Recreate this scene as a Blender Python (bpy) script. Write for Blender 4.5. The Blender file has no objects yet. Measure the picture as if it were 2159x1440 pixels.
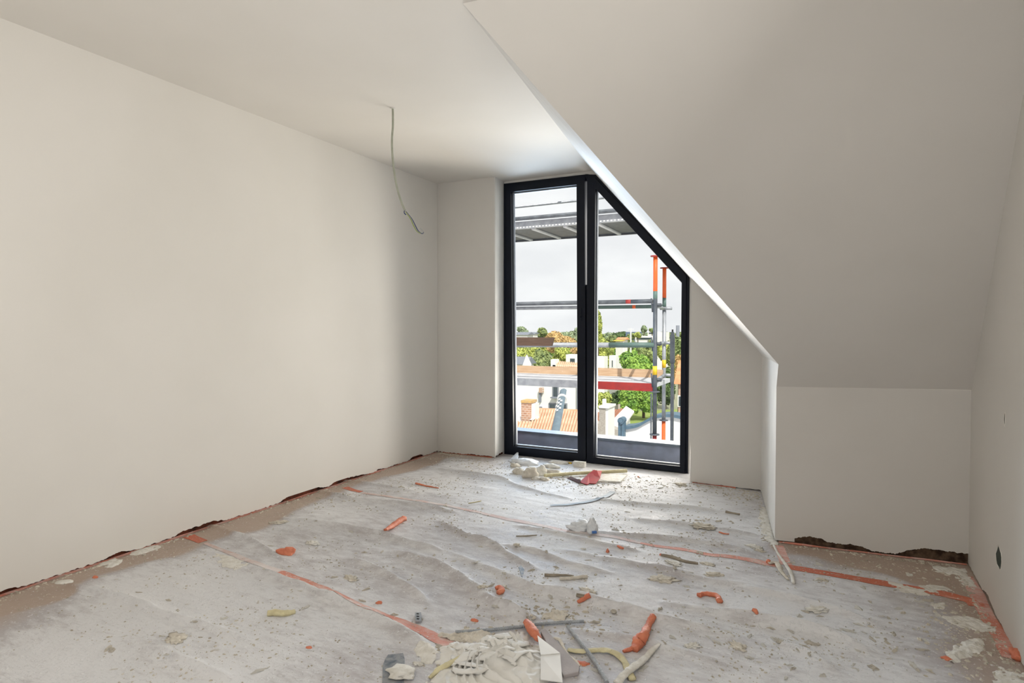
import bpy, bmesh, math, random
import numpy as np
from mathutils import Vector, noise, Matrix
rnd = random.Random(7)
C = bpy.context.scene.collection
# ---------------------------------------------------------------- camera, sky, sun, window light, exposure
F = 1300.0; CX = 1079.5; CY = 720.0; HOR = 691.0; EYE = 1.2
PITCH = -math.atan((CY - HOR) / F); YAW = math.atan((1718 - CX) / F)
cam_d = bpy.data.cameras.new('camera'); cam = bpy.data.objects.new('camera', cam_d); C.objects.link(cam)
cam.location = (0, 0, EYE); cam.rotation_euler = (math.pi / 2 + PITCH, 0, YAW)
cam_d.sensor_width = 36; cam_d.lens = F / 2159 * 36; cam_d.clip_start = .05; cam_d.clip_end = 2000
bpy.context.scene.camera = cam
vs = bpy.context.scene.view_settings
vs.view_transform = 'Standard'; vs.look = 'None'; vs.gamma = 1; vs.use_curve_mapping = False; vs.exposure = 0.0

w = bpy.data.worlds.new('sky'); bpy.context.scene.world = w; w.use_nodes = True
nt = w.node_tree; nt.nodes.clear()
N = lambda t: nt.nodes.new(t)
out = N('ShaderNodeOutputWorld'); bg = N('ShaderNodeBackground'); tc = N('ShaderNodeTexCoord')
mp = N('ShaderNodeMapping'); mp.inputs['Scale'].default_value = (2.2, 2.2, 6.0)
nz = N('ShaderNodeTexNoise'); nz.inputs['Scale'].default_value = 2.2; nz.inputs['Detail'].default_value = 5
cr = N('ShaderNodeValToRGB'); cr.color_ramp.elements[0].position = .38; cr.color_ramp.elements[1].position = .66
cr.color_ramp.elements[0].color = (.86, .865, .88, 1); cr.color_ramp.elements[1].color = (1, 1, 1, 1)
nt.links.new(tc.outputs['Generated'], mp.inputs[0]); nt.links.new(mp.outputs[0], nz.inputs[0])
nt.links.new(nz.outputs[0], cr.inputs[0]); nt.links.new(cr.outputs[0], bg.inputs[0]); nt.links.new(bg.outputs[0], out.inputs[0])
bg.inputs[1].default_value = 1.08

sd = bpy.data.lights.new('sun', 'SUN'); sun = bpy.data.objects.new('sun', sd); C.objects.link(sun)
sd.energy = 4.6; sd.angle = .009; sd.color = (1, .95, .87)
sun.rotation_euler = Vector((-.75, 1, -1.3)).to_track_quat('-Z', 'Y').to_euler()

def area(name, loc, direction, sx, sy, power, col):
    d = bpy.data.lights.new(name, 'AREA'); d.shape = 'RECTANGLE'; d.size = sx; d.size_y = sy; d.energy = power; d.color = col
    o = bpy.data.objects.new(name, d); C.objects.link(o); o.location = loc
    o.rotation_euler = Vector(direction).to_track_quat('-Z', 'Y').to_euler(); return o
area('window_daylight', (-.75, 6.25, 1.45), (-.15, -1, -.05), 1.9, 2.1, 52, (1.0, .97, .93))   # bright horizon sky at the right, entering by the glazed doors
area('window_skylight', (-3.6, 6.25, 1.6), (.42, -1, -.05), 2.5, 2.2, 250, (.60, .78, 1.0))      # blue sky at the left, entering by the glazed doors
area('deck_bounce', (-1.2, 6.3, .42), (-.1, -1, .65), 2.4, .5, 140, (1.0, .92, .82))               # sunlight thrown up by the pale deck and roofs outside
area('side_window_daylight', (.60, .25, 1.35), (-1, -.60, .75), 1.6, 1.3, 120, (1.0, .975, .93))        # daylight of the window in the right wall beside the camera
area('slope_fill', (.35, .45, 1.75), (.05, 1, .25), .6, .6, 2.6, (1.0, .98, .94))       # unseen lamp added to brighten the right part of the roof slope

area('right_wall_fill', (-1.5, -1.25, 1.4), (1.5, 1, -.05), 1.2, 1.2, 11, (1.0, .98, .95))      # added fill for the dim right wall, placed before the rear opening

# ---------------------------------------------------------------- pixel helpers
fw = np.array([-math.sin(YAW) * math.cos(PITCH), math.cos(YAW) * math.cos(PITCH), math.sin(PITCH)])
rt = np.array([math.cos(YAW), math.sin(YAW), 0.]); up = np.cross(rt, fw); EY = np.array([0, 0, EYE])
def ray(x, y): return fw * F + rt * (x - CX) - up * (y - CY)
def flo(x, y, z=0.):
    d = ray(x, y); return Vector(EY + d * ((z - EYE) / d[2]))
def py(x, y, Y):
    d = ray(x, y); return Vector(EY + d * (Y / d[1]))
def onpl(x, y, P, n):
    d = ray(x, y); return Vector(EY + d * (np.dot(np.array(P) - EY, np.array(n)) / np.dot(d, np.array(n))))

# ---------------------------------------------------------------- materials
def mat(name, col, rough=.6, col2=None, scale=8, bump=0., bscale=60, metal=0., detail=5, spec=.5, contrast=(.35, .65), sheen=None, aniso=None):
    m = bpy.data.materials.new(name); m.use_nodes = True; t = m.node_tree; b = t.nodes['Principled BSDF']
    b.inputs['Roughness'].default_value = rough; b.inputs['Metallic'].default_value = metal
    b.inputs['Specular IOR Level'].default_value = spec
    g = t.nodes.new('ShaderNodeTexCoord')
    co = g.outputs['Object']
    if aniso:
        mm = t.nodes.new('ShaderNodeMapping'); mm.inputs['Scale'].default_value = aniso; t.links.new(co, mm.inputs[0]); co = mm.outputs[0]
    if col2 is None: col2 = tuple(c * .88 for c in col)
    n = t.nodes.new('ShaderNodeTexNoise'); n.inputs['Scale'].default_value = scale; n.inputs['Detail'].default_value = detail
    r = t.nodes.new('ShaderNodeValToRGB'); r.color_ramp.elements[0].color = (*col2, 1); r.color_ramp.elements[1].color = (*col, 1)
    r.color_ramp.elements[0].position, r.color_ramp.elements[1].position = contrast
    t.links.new(co, n.inputs[0]); t.links.new(n.outputs[0], r.inputs[0]); t.links.new(r.outputs[0], b.inputs['Base Color'])
    if bump:
        n2 = t.nodes.new('ShaderNodeTexNoise'); n2.inputs['Scale'].default_value = bscale; n2.inputs['Detail'].default_value = 6
        bp = t.nodes.new('ShaderNodeBump'); bp.inputs['Strength'].default_value = bump; bp.inputs['Distance'].default_value = .01
        t.links.new(co, n2.inputs[0]); t.links.new(n2.outputs[0], bp.inputs['Height']); t.links.new(bp.outputs[0], b.inputs['Normal'])
    return m
M = {}
PL = (.68, .655, .615)
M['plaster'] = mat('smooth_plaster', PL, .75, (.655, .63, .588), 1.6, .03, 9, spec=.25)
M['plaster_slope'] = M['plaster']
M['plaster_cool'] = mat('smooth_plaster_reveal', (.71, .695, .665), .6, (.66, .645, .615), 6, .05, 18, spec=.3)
M['brick_base'] = mat('raw_brick_base', (.16, .045, .025), .9, (.035, .015, .01), 12, .4, 60, spec=.1)
M['knee_base'] = mat('brown_rubble_base', (.15, .10, .065), .95, (.05, .03, .02), 30, .5, 60, spec=.1)
M['rawwall'] = mat('raw_grey_blockwork', (.26, .25, .24), .95, (.20, .19, .18), 6)
M['frame'] = mat('anthracite_frame', (.005, .008, .017), .42, (.004, .006, .012), 5, .02, 80, spec=.22)
M['bead'] = mat('grey_glazing_bead', (.22, .24, .28), .5, (.19, .21, .24), 5)
M['orange'] = mat('orange_foam', (.72, .24, .13), .6, (.60, .17, .09), 30, .5, 90)
M['tapefoil'] = mat('orange_foil', (.70, .16, .08), .5, (.45, .08, .04), 20, .2, 60)
M['yellow'] = mat('pale_yellow_foam', (.72, .66, .42), .8, (.55, .48, .28), 25, .5, 90)
M['lump'] = mat('dry_plaster_lump', (.72, .67, .58), .9, (.56, .51, .43), 30, .6, 70, spec=.15)
M['lumpw'] = mat('white_plaster_lump', (.80, .78, .73), .85, (.66, .63, .56), 30, .6, 70, spec=.2)
M['cream'] = mat('creamy_plaster', (.80, .785, .745), .55, (.72, .70, .65), 9, .3, 30, spec=.35)
M['crumb'] = mat('plaster_crumbs', (.62, .57, .48), .95, (.40, .36, .29), 9, 0, spec=.1)
M['wood'] = mat('weathered_stick', (.36, .31, .24), .85, (.22, .18, .13), 8, .3, 40, aniso=(1, 12, 12))
M['greyboard'] = mat('grey_board', (.44, .405, .40), .85, (.36, .33, .325), 12, .2, 50)
M['steel'] = mat('grey_steel', (.42, .44, .46), .5, (.30, .32, .34), 30, .3, 120, metal=.3)
M['zincdark'] = mat('dirty_dark_plate', (.10, .12, .15), .6, (.28, .29, .30), 40, .2, 80, contrast=(.45, .7))
M['red'] = mat('red_plate', (.40, .02, .02), .6, (.30, .015, .015), 10, spec=.15)
M['reddark'] = mat('red_plate_underside', (.06, .02, .015), .8, spec=.1)
M['cloth'] = mat('crumpled_white_film', (.82, .84, .86), .5, (.72, .73, .74), 20, .3, 60)
M['paper'] = mat('white_paper', (.86, .85, .82), .6, (.80, .79, .76), 9, .1, 20)
M['glove'] = mat('blue_film', (.05, .16, .45), .5)
M['strip'] = mat('grey_blue_strip', (.36, .41, .46), .7, (.30, .34, .38), 20)
M['black'] = mat('dark_hole', (.012, .012, .012), .9)
M['greenbox'] = mat('dark_box', (.012, .03, .022), .5)
M['cable'] = mat('cable_sheath', (.40, .41, .33), .45, (.33, .34, .27), 30)
M['cabley'] = mat('yellow_green_wire', (.30, .38, .08), .4)
M['cableb'] = mat('blue_wire', (.03, .05, .14), .4)
M['cablegrey'] = mat('grey_wire', (.42, .42, .42), .4)
M['parapet'] = mat('slate_upstand', (.17, .19, .25), .6, (.11, .12, .16), 7, .1, 30)
M['cap'] = mat('zinc_cap', (.07, .088, .115), .7, (.055, .07, .09), 9)
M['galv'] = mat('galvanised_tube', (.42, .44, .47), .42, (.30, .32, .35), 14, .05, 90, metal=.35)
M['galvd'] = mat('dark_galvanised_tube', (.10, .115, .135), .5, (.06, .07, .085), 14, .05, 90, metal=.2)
M['green'] = mat('green_paint', (.10, .17, .15), .5)
M['redp'] = mat('red_scaffold_paint', (.36, .025, .02), .5, (.26, .02, .02), 14)
M['orangep'] = mat('orange_scaffold_paint', (.85, .13, .02), .5)
M['sticker'] = mat('yellow_sticker', (.85, .55, .02), .5)
M['plank'] = mat('pine_plank', (.62, .44, .29), .75, (.50, .32, .19), 5, .1, 40, aniso=(1, 14, 14))
M['plankd'] = mat('dark_plank', (.13, .075, .05), .8, (.08, .045, .03), 6, .1, 40, aniso=(1, 14, 14))
M['deck'] = mat('pale_deck', (.62, .63, .66), .6, (.52, .53, .56), 9, .1, 50)
M['white'] = mat('white_render', (.82, .81, .79), .9, (.76, .75, .73), 1.0)
M['stone'] = mat('pebbledash', (.45, .41, .36), .95, (.32, .29, .25), 30, .5, 40)
M['brick'] = mat('red_brick', (.42, .24, .17), .9, (.33, .18, .12), 6)
M['glassdark'] = mat('dark_window_pane', (.05, .07, .08), .15)
M['slate'] = mat('grey_roof', (.22, .24, .28), .8)
M['blueroof'] = mat('blue_roof', (.12, .17, .27), .7)
M['zinc'] = mat('blue_zinc', (.10, .17, .23), .55, (.07, .13, .18), 12)
M['chute'] = mat('grey_chute', (.16, .22, .26), .55, (.12, .17, .21), 8)
M['tileo'] = mat('orange_tiles', (.72, .34, .17), .85, (.55, .22, .10), 2)
M['capstone'] = mat('ochre_capstone', (.62, .40, .12), .85, (.45, .34, .22), 14)
M['grass'] = mat('lawn', (.30, .38, .09), .95, (.22, .30, .06), .6)
M['ground'] = mat('town_ground', (.30, .30, .20), .95, (.18, .22, .10), .08)
M['bark'] = mat('bark', (.10, .075, .05), .9)
def leafmat(n, a, b): M[n] = mat(n, a, .7, b, 1.3, spec=.2, contrast=(.4, .6))
leafmat('leaf_green', (.34, .52, .10), (.13, .26, .05)); leafmat('leaf_dark', (.13, .20, .07), (.05, .09, .04))
leafmat('leaf_yellow', (.58, .62, .16), (.32, .38, .10)); leafmat('leaf_autumn', (.70, .48, .22), (.48, .33, .13))
leafmat('leaf_mid', (.36, .42, .16), (.18, .24, .10)); leafmat('leaf_grey', (.38, .46, .28), (.22, .28, .17))

def brickify(m, c1, c2, mortar, scale):
    t = m.node_tree; b = t.nodes['Principled BSDF']; br = t.nodes.new('ShaderNodeTexBrick')
    br.inputs['Color1'].default_value = (*c1, 1); br.inputs['Color2'].default_value = (*c2, 1); br.inputs['Mortar'].default_value = (*mortar, 1)
    br.inputs['Scale'].default_value = scale; br.inputs['Mortar Size'].default_value = .03
    mm = t.nodes.new('ShaderNodeMapping'); mm.inputs['Rotation'].default_value = (math.pi / 2, 0, 0)
    g = t.nodes.new('ShaderNodeTexCoord'); t.links.new(g.outputs['Object'], mm.inputs[0]); t.links.new(mm.outputs[0], br.inputs[0])
    t.links.new(br.outputs[0], b.inputs['Base Color'])
brickify(M['brick'], (.50, .30, .20), (.38, .22, .15), (.6, .52, .45), 4)

def tilemat(name, rot=0):
    m = mat(name, (.75, .42, .25), .8, (.55, .28, .16), 3); return m
M['tile'] = mat('clay_tiles', (.78, .56, .40), .85, (.66, .40, .25), 3); M['tiled'] = mat('old_red_tiles', (.42, .18, .10), .85, (.32, .13, .07), 3)

g = bpy.data.materials.new('window_glass'); g.use_nodes = True; t = g.node_tree; t.nodes.clear()
o_ = t.nodes.new('ShaderNodeOutputMaterial'); mx = t.nodes.new('ShaderNodeMixShader'); tr = t.nodes.new('ShaderNodeBsdfTransparent'); gl = t.nodes.new('ShaderNodeBsdfGlossy')
fr = t.nodes.new('ShaderNodeFresnel'); fr.inputs[0].default_value = 1.3; tr.inputs[0].default_value = (.97, .98, .98, 1); gl.inputs['Roughness'].default_value = .02
t.links.new(fr.outputs[0], mx.inputs[0]); t.links.new(tr.outputs[0], mx.inputs[1]); t.links.new(gl.outputs[0], mx.inputs[2]); t.links.new(mx.outputs[0], o_.inputs[0])
M['glass'] = g

def dustmat(name, base, base2, dust, thr, spec=.4, rough=.5, attr=True):
    """membrane with plaster dust; the 'dust' attribute of the mesh says how much lies where"""
    m = bpy.data.materials.new(name); m.use_nodes = True; t = m.node_tree; b = t.nodes['Principled BSDF']; L = t.links.new
    g = t.nodes.new('ShaderNodeTexCoord'); co = g.outputs['Object']
    def nz(s, d=8, r=.6, mapping=None):
        n = t.nodes.new('ShaderNodeTexNoise'); n.inputs['Scale'].default_value = s; n.inputs['Detail'].default_value = d; n.inputs['Roughness'].default_value = r
        if mapping:
            mm = t.nodes.new('ShaderNodeMapping'); mm.inputs['Scale'].default_value = mapping[0]; mm.inputs['Rotation'].default_value = (0, 0, mapping[1]); L(co, mm.inputs[0]); L(mm.outputs[0], n.inputs[0])
        else: L(co, n.inputs[0])
        return n.outputs[0]
    def mathn(op, a, b_, clamp=False):
        n = t.nodes.new('ShaderNodeMath'); n.operation = op; n.use_clamp = clamp
        for i, v in enumerate((a, b_)):
            if isinstance(v, (int, float)): n.inputs[i].default_value = v
            else: L(v, n.inputs[i])
        return n.outputs[0]
    def ramp(v, p0, p1, c0=(0, 0, 0), c1=(1, 1, 1)):
        r = t.nodes.new('ShaderNodeValToRGB'); r.color_ramp.elements[0].position = p0; r.color_ramp.elements[1].position = p1
        r.color_ramp.elements[0].color = (*c0, 1); r.color_ramp.elements[1].color = (*c1, 1); L(v, r.inputs[0]); return r.outputs[0]
    def mix(f, a, c):
        n = t.nodes.new('ShaderNodeMix'); n.data_type = 'RGBA'
        if isinstance(f, (int, float)): n.inputs[0].default_value = f
        else: L(f, n.inputs[0])
        for i, v in ((6, a), (7, c)):
            if isinstance(v, tuple): n.inputs[i].default_value = (*v, 1)
            else: L(v, n.inputs[i])
        return n.outputs[2]
    big = nz(2.4, 6, .55); mid = nz(9, 8, .62, ((1, 2.6, 1), .5)); fine = nz(70, 4, .7); smear = nz(26, 6, .65, ((1, 4.5, 1), .6))
    if attr:
        at = t.nodes.new('ShaderNodeAttribute'); at.attribute_name = 'dust'; lvl = at.outputs['Fac']
    else: lvl = thr
    s = mathn('ADD', mathn('MULTIPLY', big, .55), mathn('ADD', mathn('MULTIPLY', mid, .75), mathn('MULTIPLY', smear, .35)))
    s = mathn('SUBTRACT', s, .825)                       # centred on zero
    cover = ramp(mathn('ADD', mathn('ADD', mathn('MULTIPLY', s, 1.5), lvl), 0.0), .34, .74)
    fleck = ramp(mathn('ADD', fine, mathn('MULTIPLY', lvl, .06)), .605, .66)
    basec = mix(ramp(big, .35, .65), base2, base)
    if attr: basec = mix(ramp(lvl, .12, .40), basec, (.455, .43, .435))
    col = mix(mathn('MULTIPLY', cover, .86), basec, dust)
    col = mix(mathn('MULTIPLY', fleck, .75), col, tuple(min(1, c * 1.06) for c in dust))
    grit = ramp(nz(38, 5, .75), .62, .72)
    col = mix(mathn('MULTIPLY', grit, .22), col, (.42, .38, .31))
    L(col, b.inputs['Base Color'])
    rr = mathn('ADD', mathn('MULTIPLY', cover, .32), rough, True); L(rr, b.inputs['Roughness'])
    b.inputs['Specular IOR Level'].default_value = spec
    h = mathn('ADD', mathn('MULTIPLY', mid, .35), mathn('ADD', mathn('MULTIPLY', fleck, .35), mathn('ADD', mathn('MULTIPLY', smear, .18), mathn('MULTIPLY', grit, .45))))
    bp = t.nodes.new('ShaderNodeBump'); bp.inputs['Strength'].default_value = .55; bp.inputs['Distance'].default_value = .012
    L(h, bp.inputs['Height']); L(bp.outputs[0], b.inputs['Normal'])
    return m
M['floor'] = dustmat('dusty_protective_sheet', (.46, .36, .29), (.40, .31, .25), (.74, .74, .745), 0)
M['tape'] = dustmat('dusty_orange_tape', (.66, .25, .18), (.58, .21, .14), (.70, .62, .58), .42, attr=False)
M['tapeclean'] = dustmat('orange_tape', (.62, .17, .09), (.50, .13, .07), (.72, .66, .60), .24, attr=False)
M['tapefaint'] = dustmat('thickly_dusted_orange_tape', (.60, .36, .31), (.56, .33, .28), (.72, .68, .66), .62, attr=False)

# ---------------------------------------------------------------- mesh helpers
def mesh(name, verts, faces, m, loc=None, parent=None, smooth=False):
    me = bpy.data.meshes.new(name)
    L = Vector(loc) if loc is not None else Vector((0, 0, 0))
    me.from_pydata([tuple(Vector(v) - L) for v in verts], [], faces); me.update()
    ms = m if isinstance(m, (list, tuple)) else [m]
    for k in ms: me.materials.append(M[k])
    if smooth: me.polygons.foreach_set('use_smooth', [True] * len(me.polygons))
    o = bpy.data.objects.new(name, me); C.objects.link(o); o.location = L
    if parent: o.parent = parent; o.location = L - parent.location
    return o
def empty(name, loc, **k):
    o = bpy.data.objects.new(name, None); C.objects.link(o); o.location = loc; o.empty_display_size = .05; tag(o, **k); return o
def tag(o, label=None, cat=None, group=None, kind=None):
    if label: o['label'] = label
    if cat: o['category'] = cat
    if group: o['group'] = group
    if kind: o['kind'] = kind
    return o
class MB:
    def __init__(s): s.v = []; s.f = []
    def add(s, v, f):
        b = len(s.v); s.v += [Vector(x) for x in v]; s.f += [[i + b for i in q] for q in f]; return s
    def box(s, a, b):
        x0, y0, z0 = a; x1, y1, z1 = b
        return s.add([(x0, y0, z0), (x1, y0, z0), (x1, y1, z0), (x0, y1, z0), (x0, y0, z1), (x1, y0, z1), (x1, y1, z1), (x0, y1, z1)],
                     [(0, 3, 2, 1), (4, 5, 6, 7), (0, 1, 5, 4), (1, 2, 6, 5), (2, 3, 7, 6), (3, 0, 4, 7)])
    def prism(s, pts, off):
        """closed solid: polygon pts moved by off"""
        n = len(pts); p = [Vector(q) for q in pts]; off = Vector(off)
        return s.add(p + [q + off for q in p], [list(range(n))[::-1], list(range(n, 2 * n))] + [(i, (i + 1) % n, n + (i + 1) % n, n + i) for i in range(n)])
    def tube(s, path, r, seg=10, wob=0, flat=1., seed=0, caps=True):
        path = [Vector(p) for p in path]; n = len(path); rs = r if isinstance(r, (list, tuple)) else [r] * n
        V = []; Fs = []; prev = None
        for i, p in enumerate(path):
            d = (path[min(i + 1, n - 1)] - path[max(i - 1, 0)]).normalized()
            a = d.cross(Vector((0, 0, 1)))
            if a.length < .1: a = Vector((1, 0, 0)) if prev is None else prev
            a.normalize(); b = a.cross(d).normalized(); prev = a
            for k in range(seg):
                th = 2 * math.pi * k / seg; rr = rs[i]
                if wob: rr *= 1 + wob * noise.noise(Vector((p * 60)) + Vector((math.cos(th), math.sin(th), seed * 3.1)) * 1.3)
                V.append(p + a * math.cos(th) * rr + b * math.sin(th) * rr * flat)
        for i in range(n - 1):
            for k in range(seg):
                Fs.append((i * seg + k, i * seg + (k + 1) % seg, (i + 1) * seg + (k + 1) % seg, (i + 1) * seg + k))
        if caps: Fs.append(list(range(seg))[::-1]); Fs.append([(n - 1) * seg + k for k in range(seg)])
        return s.add(V, Fs)
    def build(s, name, m, loc=None, parent=None, smooth=False): return mesh(name, s.v, s.f, m, loc, parent, smooth)
def smoothpath(pts, n=8):
    pts = [Vector(p) for p in pts]; out_ = []
    P = [pts[0]] + pts + [pts[-1]]
    for i in range(1, len(P) - 2):
        p0, p1, p2, p3 = P[i - 1:i + 3]
        for k in range(n):
            t_ = k / n; out_.append(.5 * ((2 * p1) + (p2 - p0) * t_ + (2 * p0 - 5 * p1 + 4 * p2 - p3) * t_ ** 2 + (3 * p1 - p0 - 3 * p2 + p3) * t_ ** 3))
    return out_ + [pts[-1]]

# ---------------------------------------------------------------- floor height field
FOLDS = [  # photo positions of the crests, height (m), half width (m)
 ([(589,1093),(678,1108),(793,1128),(882,1151),(930,1162)], .012, .022),
 ([(440,1108),(500,1131),(564,1164),(590,1182)], .010, .020),
 ([(520,1192),(589,1223),(678,1256),(755,1289),(820,1318),(880,1352),(930,1392)], .013, .022),
 ([(933,1103),(971,1128),(1035,1150),(1083,1178),(1130,1200)], .012, .020),
 ([(831,1164),(882,1185),(933,1200),(1009,1253),(1060,1287),(1110,1310)], .015, .026),
 ([(960,1172),(1000,1190),(1052,1212),(1094,1235),(1135,1250),(1187,1260),(1250,1273),(1312,1290),(1350,1301),(1426,1319),(1503,1336),(1560,1356)], .016, .024),
 ([(1000,1260),(1042,1281),(1083,1296),(1140,1310)], .010, .02),
 ([(1400,1272),(1493,1293),(1554,1301),(1617,1316),(1681,1326),(1758,1344),(1834,1377)], .014, .024),
 ([(1230,1118),(1330,1131),(1392,1137),(1476,1146),(1538,1155),(1600,1172)], .010, .022),
 ([(1250,1052),(1330,1062),(1413,1069),(1497,1077),(1570,1090)], .008, .025),
 ([(900,984),(933,991),(1050,1009),(1083,1023),(1146,1042),(1208,1054)], .008, .022),
 ([(670,1036),(691,1042),(755,1055),(818,1062),(908,1072),(960,1082)], .010, .022),
 ([(140,1236),(167,1242),(260,1263),(347,1298),(434,1322),(520,1350)], .010, .022),
 ([(300,1362),(347,1381),(417,1409),(486,1440)], .011, .022),
 ([(1180,1160),(1300,1185),(1400,1205),(1500,1230),(1640,1250)], .009, .025),
 ([(1560,1245),(1650,1262),(1760,1290),(1850,1325)], .009, .025),
 ([(620,1010),(760,1018),(880,1040)], .006, .025),
 ([(1090,1110),(1180,1130),(1260,1150),(1350,1165)], .009, .02),
 ([(1060,1150),(1130,1165),(1200,1190),(1290,1210)], .009, .02),
 ([(1200,1330),(1300,1345),(1420,1372),(1520,1400)], .008, .025),
 ([(1620,1350),(1700,1380),(1760,1420)], .008, .03),
 ([(740,1180),(800,1205),(860,1240),(900,1270)], .010, .02),
 ([(1330,1095),(1420,1105),(1530,1120),(1600,1130)], .007, .02),
]
X0, X1, Y0, Y1, ST = -3.3, 1.0, .7, 5.35, .0115
gx = np.arange(X0, X1 + ST, ST); gy = np.arange(Y0, Y1 + ST, ST)
GX, GY = np.meshgrid(gx, gy)
def vnoise(x, y, seed):
    r = np.random.RandomState(seed); T = r.rand(256, 256)
    xi = np.floor(x).astype(int); yi = np.floor(y).astype(int); fx = x - xi; fy = y - yi
    fx = fx * fx * (3 - 2 * fx); fy = fy * fy * (3 - 2 * fy); a = lambda i, j: T[i % 256, j % 256]
    return (a(xi, yi) * (1 - fx) + a(xi + 1, yi) * fx) * (1 - fy) + (a(xi, yi + 1) * (1 - fx) + a(xi + 1, yi + 1) * fx) * fy - .5
# direction of the creases in plan
e = (flo(1312,1290) - flo(1052,1212)); ea = math.atan2(e.y, e.x)
U = GX * math.cos(ea) + GY * math.sin(ea); V = -GX * math.sin(ea) + GY * math.cos(ea)
warp = vnoise(U * 1.3, V * 1.3, 3) * .5
H = np.zeros_like(GX)
edge = np.clip((GX + 3.05) / .3, 0, 1) * np.clip((5.0 - GY) / .4, 0, 1)
alc = 1 - np.clip((GX + .25) / .25, 0, 1) * np.clip((GY - 2.9) / .3, 0, 1)
amp = edge * alc
H += amp * .007 * np.maximum(0, vnoise(U * 1.6, (V + warp * .35) * 6.5, 5) + .12)
H += amp * .003 * np.abs(vnoise(U * 3.0 + 7, (V + warp * .2) * 14, 9))
H += amp * .003 * vnoise(GX * 14, GY * 14, 11) + .0012 * vnoise(GX * 45, GY * 45, 12) + .0009
for pts, h_, wd in FOLDS:
    P = [flo(*p) for p in pts]; P = smoothpath([(p.x, p.y, 0) for p in P], 4)
    best = np.full(GX.shape, 9.); tt = np.zeros_like(GX)
    for i in range(len(P) - 1):
        a, b = P[i], P[i + 1]; dx, dy = b.x - a.x, b.y - a.y; l2 = dx * dx + dy * dy + 1e-9
        q = np.clip(((GX - a.x) * dx + (GY - a.y) * dy) / l2, 0, 1)
        d = np.hypot(GX - a.x - q * dx, GY - a.y - q * dy); mk = d < best; best[mk] = d[mk]; tt[mk] = ((i + q) / (len(P) - 1))[mk]
    prof = np.sin(np.pi * np.clip(tt, 0.02, .98)) ** .5
    H += h_ * 1.5 * prof * (np.exp(-(best / (wd * .8)) ** 2) + .25 * np.exp(-(best / (wd * 2.4)) ** 2)) * (.9 + .5 * vnoise(GX * 9, GY * 9, 21))
H = np.maximum(H * 1.55, 0)
def fz(x, y):
    i = (y - Y0) / ST; j = (x - X0) / ST; i = min(max(i, 0), len(gy) - 1.001); j = min(max(j, 0), len(gx) - 1.001)
    a, b = int(i), int(j); fi, fj = i - a, j - b
    return float((H[a, b] * (1 - fj) + H[a, b + 1] * fj) * (1 - fi) + (H[a + 1, b] * (1 - fj) + H[a + 1, b + 1] * fj) * fi)
def fp(x, y, dz=0.):
    a = flo(x, y, .07); b = flo(x, y, 0.); p = b       # walk down the line of sight until it meets the creased sheet
    for k in range(81):
        q = a.lerp(b, k / 80)
        if fz(q.x, q.y) >= q.z: p = q; break
    return Vector((p.x, p.y, fz(p.x, p.y) + dz))
ny, nx = GX.shape
fm = bpy.data.meshes.new('floor')
co = np.stack([GX, GY, H], -1).reshape(-1, 3).astype(np.float32)
idx = np.arange(ny * nx).reshape(ny, nx); q = np.stack([idx[:-1, :-1], idx[:-1, 1:], idx[1:, 1:], idx[1:, :-1]], -1).reshape(-1, 4)
extra = np.array([(X0, -1.6, 0), (X1, -1.6, 0), (X1, Y0, 0), (X0, Y0, 0)], np.float32)
allv = np.concatenate([co, extra]); fm.vertices.add(len(allv)); fm.vertices.foreach_set('co', allv.ravel())
fi = np.concatenate([q.ravel(), np.arange(4) + ny * nx]); fm.loops.add(len(fi)); fm.loops.foreach_set('vertex_index', fi.astype(np.int32))
npol = len(q) + 1; fm.polygons.add(npol); fm.polygons.foreach_set('loop_start', np.arange(npol, dtype=np.int32) * 4)
fm.update(calc_edges=True); fm.polygons.foreach_set('use_smooth', [True] * npol); fm.materials.append(M['floor'])
# where plaster dust has been walked over the sheet: little by the left wall, in the alcove and along its edge
du = np.full(GX.shape, .60)
du += .28 * vnoise(GX * 1.1, GY * 1.1, 31) + .22 * vnoise(GX * 3.1, GY * 3.1, 32)
wob = .12 * vnoise(GX * 0 + 1, GY * 3.3, 33) + .08 * vnoise(GX * 7, GY * 7, 34)
du -= .62 * np.clip(1 - (GX + 3.3 - .24 - wob * 1.2) / .10, 0, 1)
du -= .45 * np.clip(1 - (GX + 3.3 - .24) / .5, 0, 1) * np.clip((1.75 - GY) / .4, 0, 1)
A = flo(1642, 1165); B = flo(2045, 1262); nrm = Vector((-(B.y - A.y), B.x - A.x, 0)).normalized()
dd = (GX - A.x) * nrm.x + (GY - A.y) * nrm.y
if (Vector((.3, 3.6, 0)) - Vector((A.x, A.y, 0))).dot(nrm) < 0: dd = -dd
du -= .62 * np.clip((dd + .06 + wob) / .08, 0, 1) * np.clip((GX + .24) / .06, 0, 1)
du -= .5 * np.clip((GX - .33 + wob) / .25, 0, 1)
du -= .3 * np.clip((GY - 4.78 + wob) / .1, 0, 1) * (np.clip((-2.55 - GX) / .1, 0, 1) + np.clip((GX + .9) / .1, 0, 1))
S = flo(120, 1380); du += .55 * np.exp(-(((GX - S.x) / .28) ** 2 + ((GY - S.y) / .13) ** 2))
S = flo(330, 1270); du += .25 * np.exp(-(((GX - S.x) / .5) ** 2 + ((GY - S.y) / .3) ** 2))
S = flo(1250, 1060); du += .2 * np.exp(-(((GX - S.x) / .8) ** 2 + ((GY - S.y) / .6) ** 2))
S = flo(1030, 1400); du += .25 * np.exp(-(((GX - S.x) / .25) ** 2 + ((GY - S.y) / .2) ** 2))
at = fm.attributes.new('dust', 'FLOAT', 'POINT'); at.data.foreach_set('value', np.concatenate([du.ravel(), [.5] * 4]).astype(np.float32))
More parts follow.
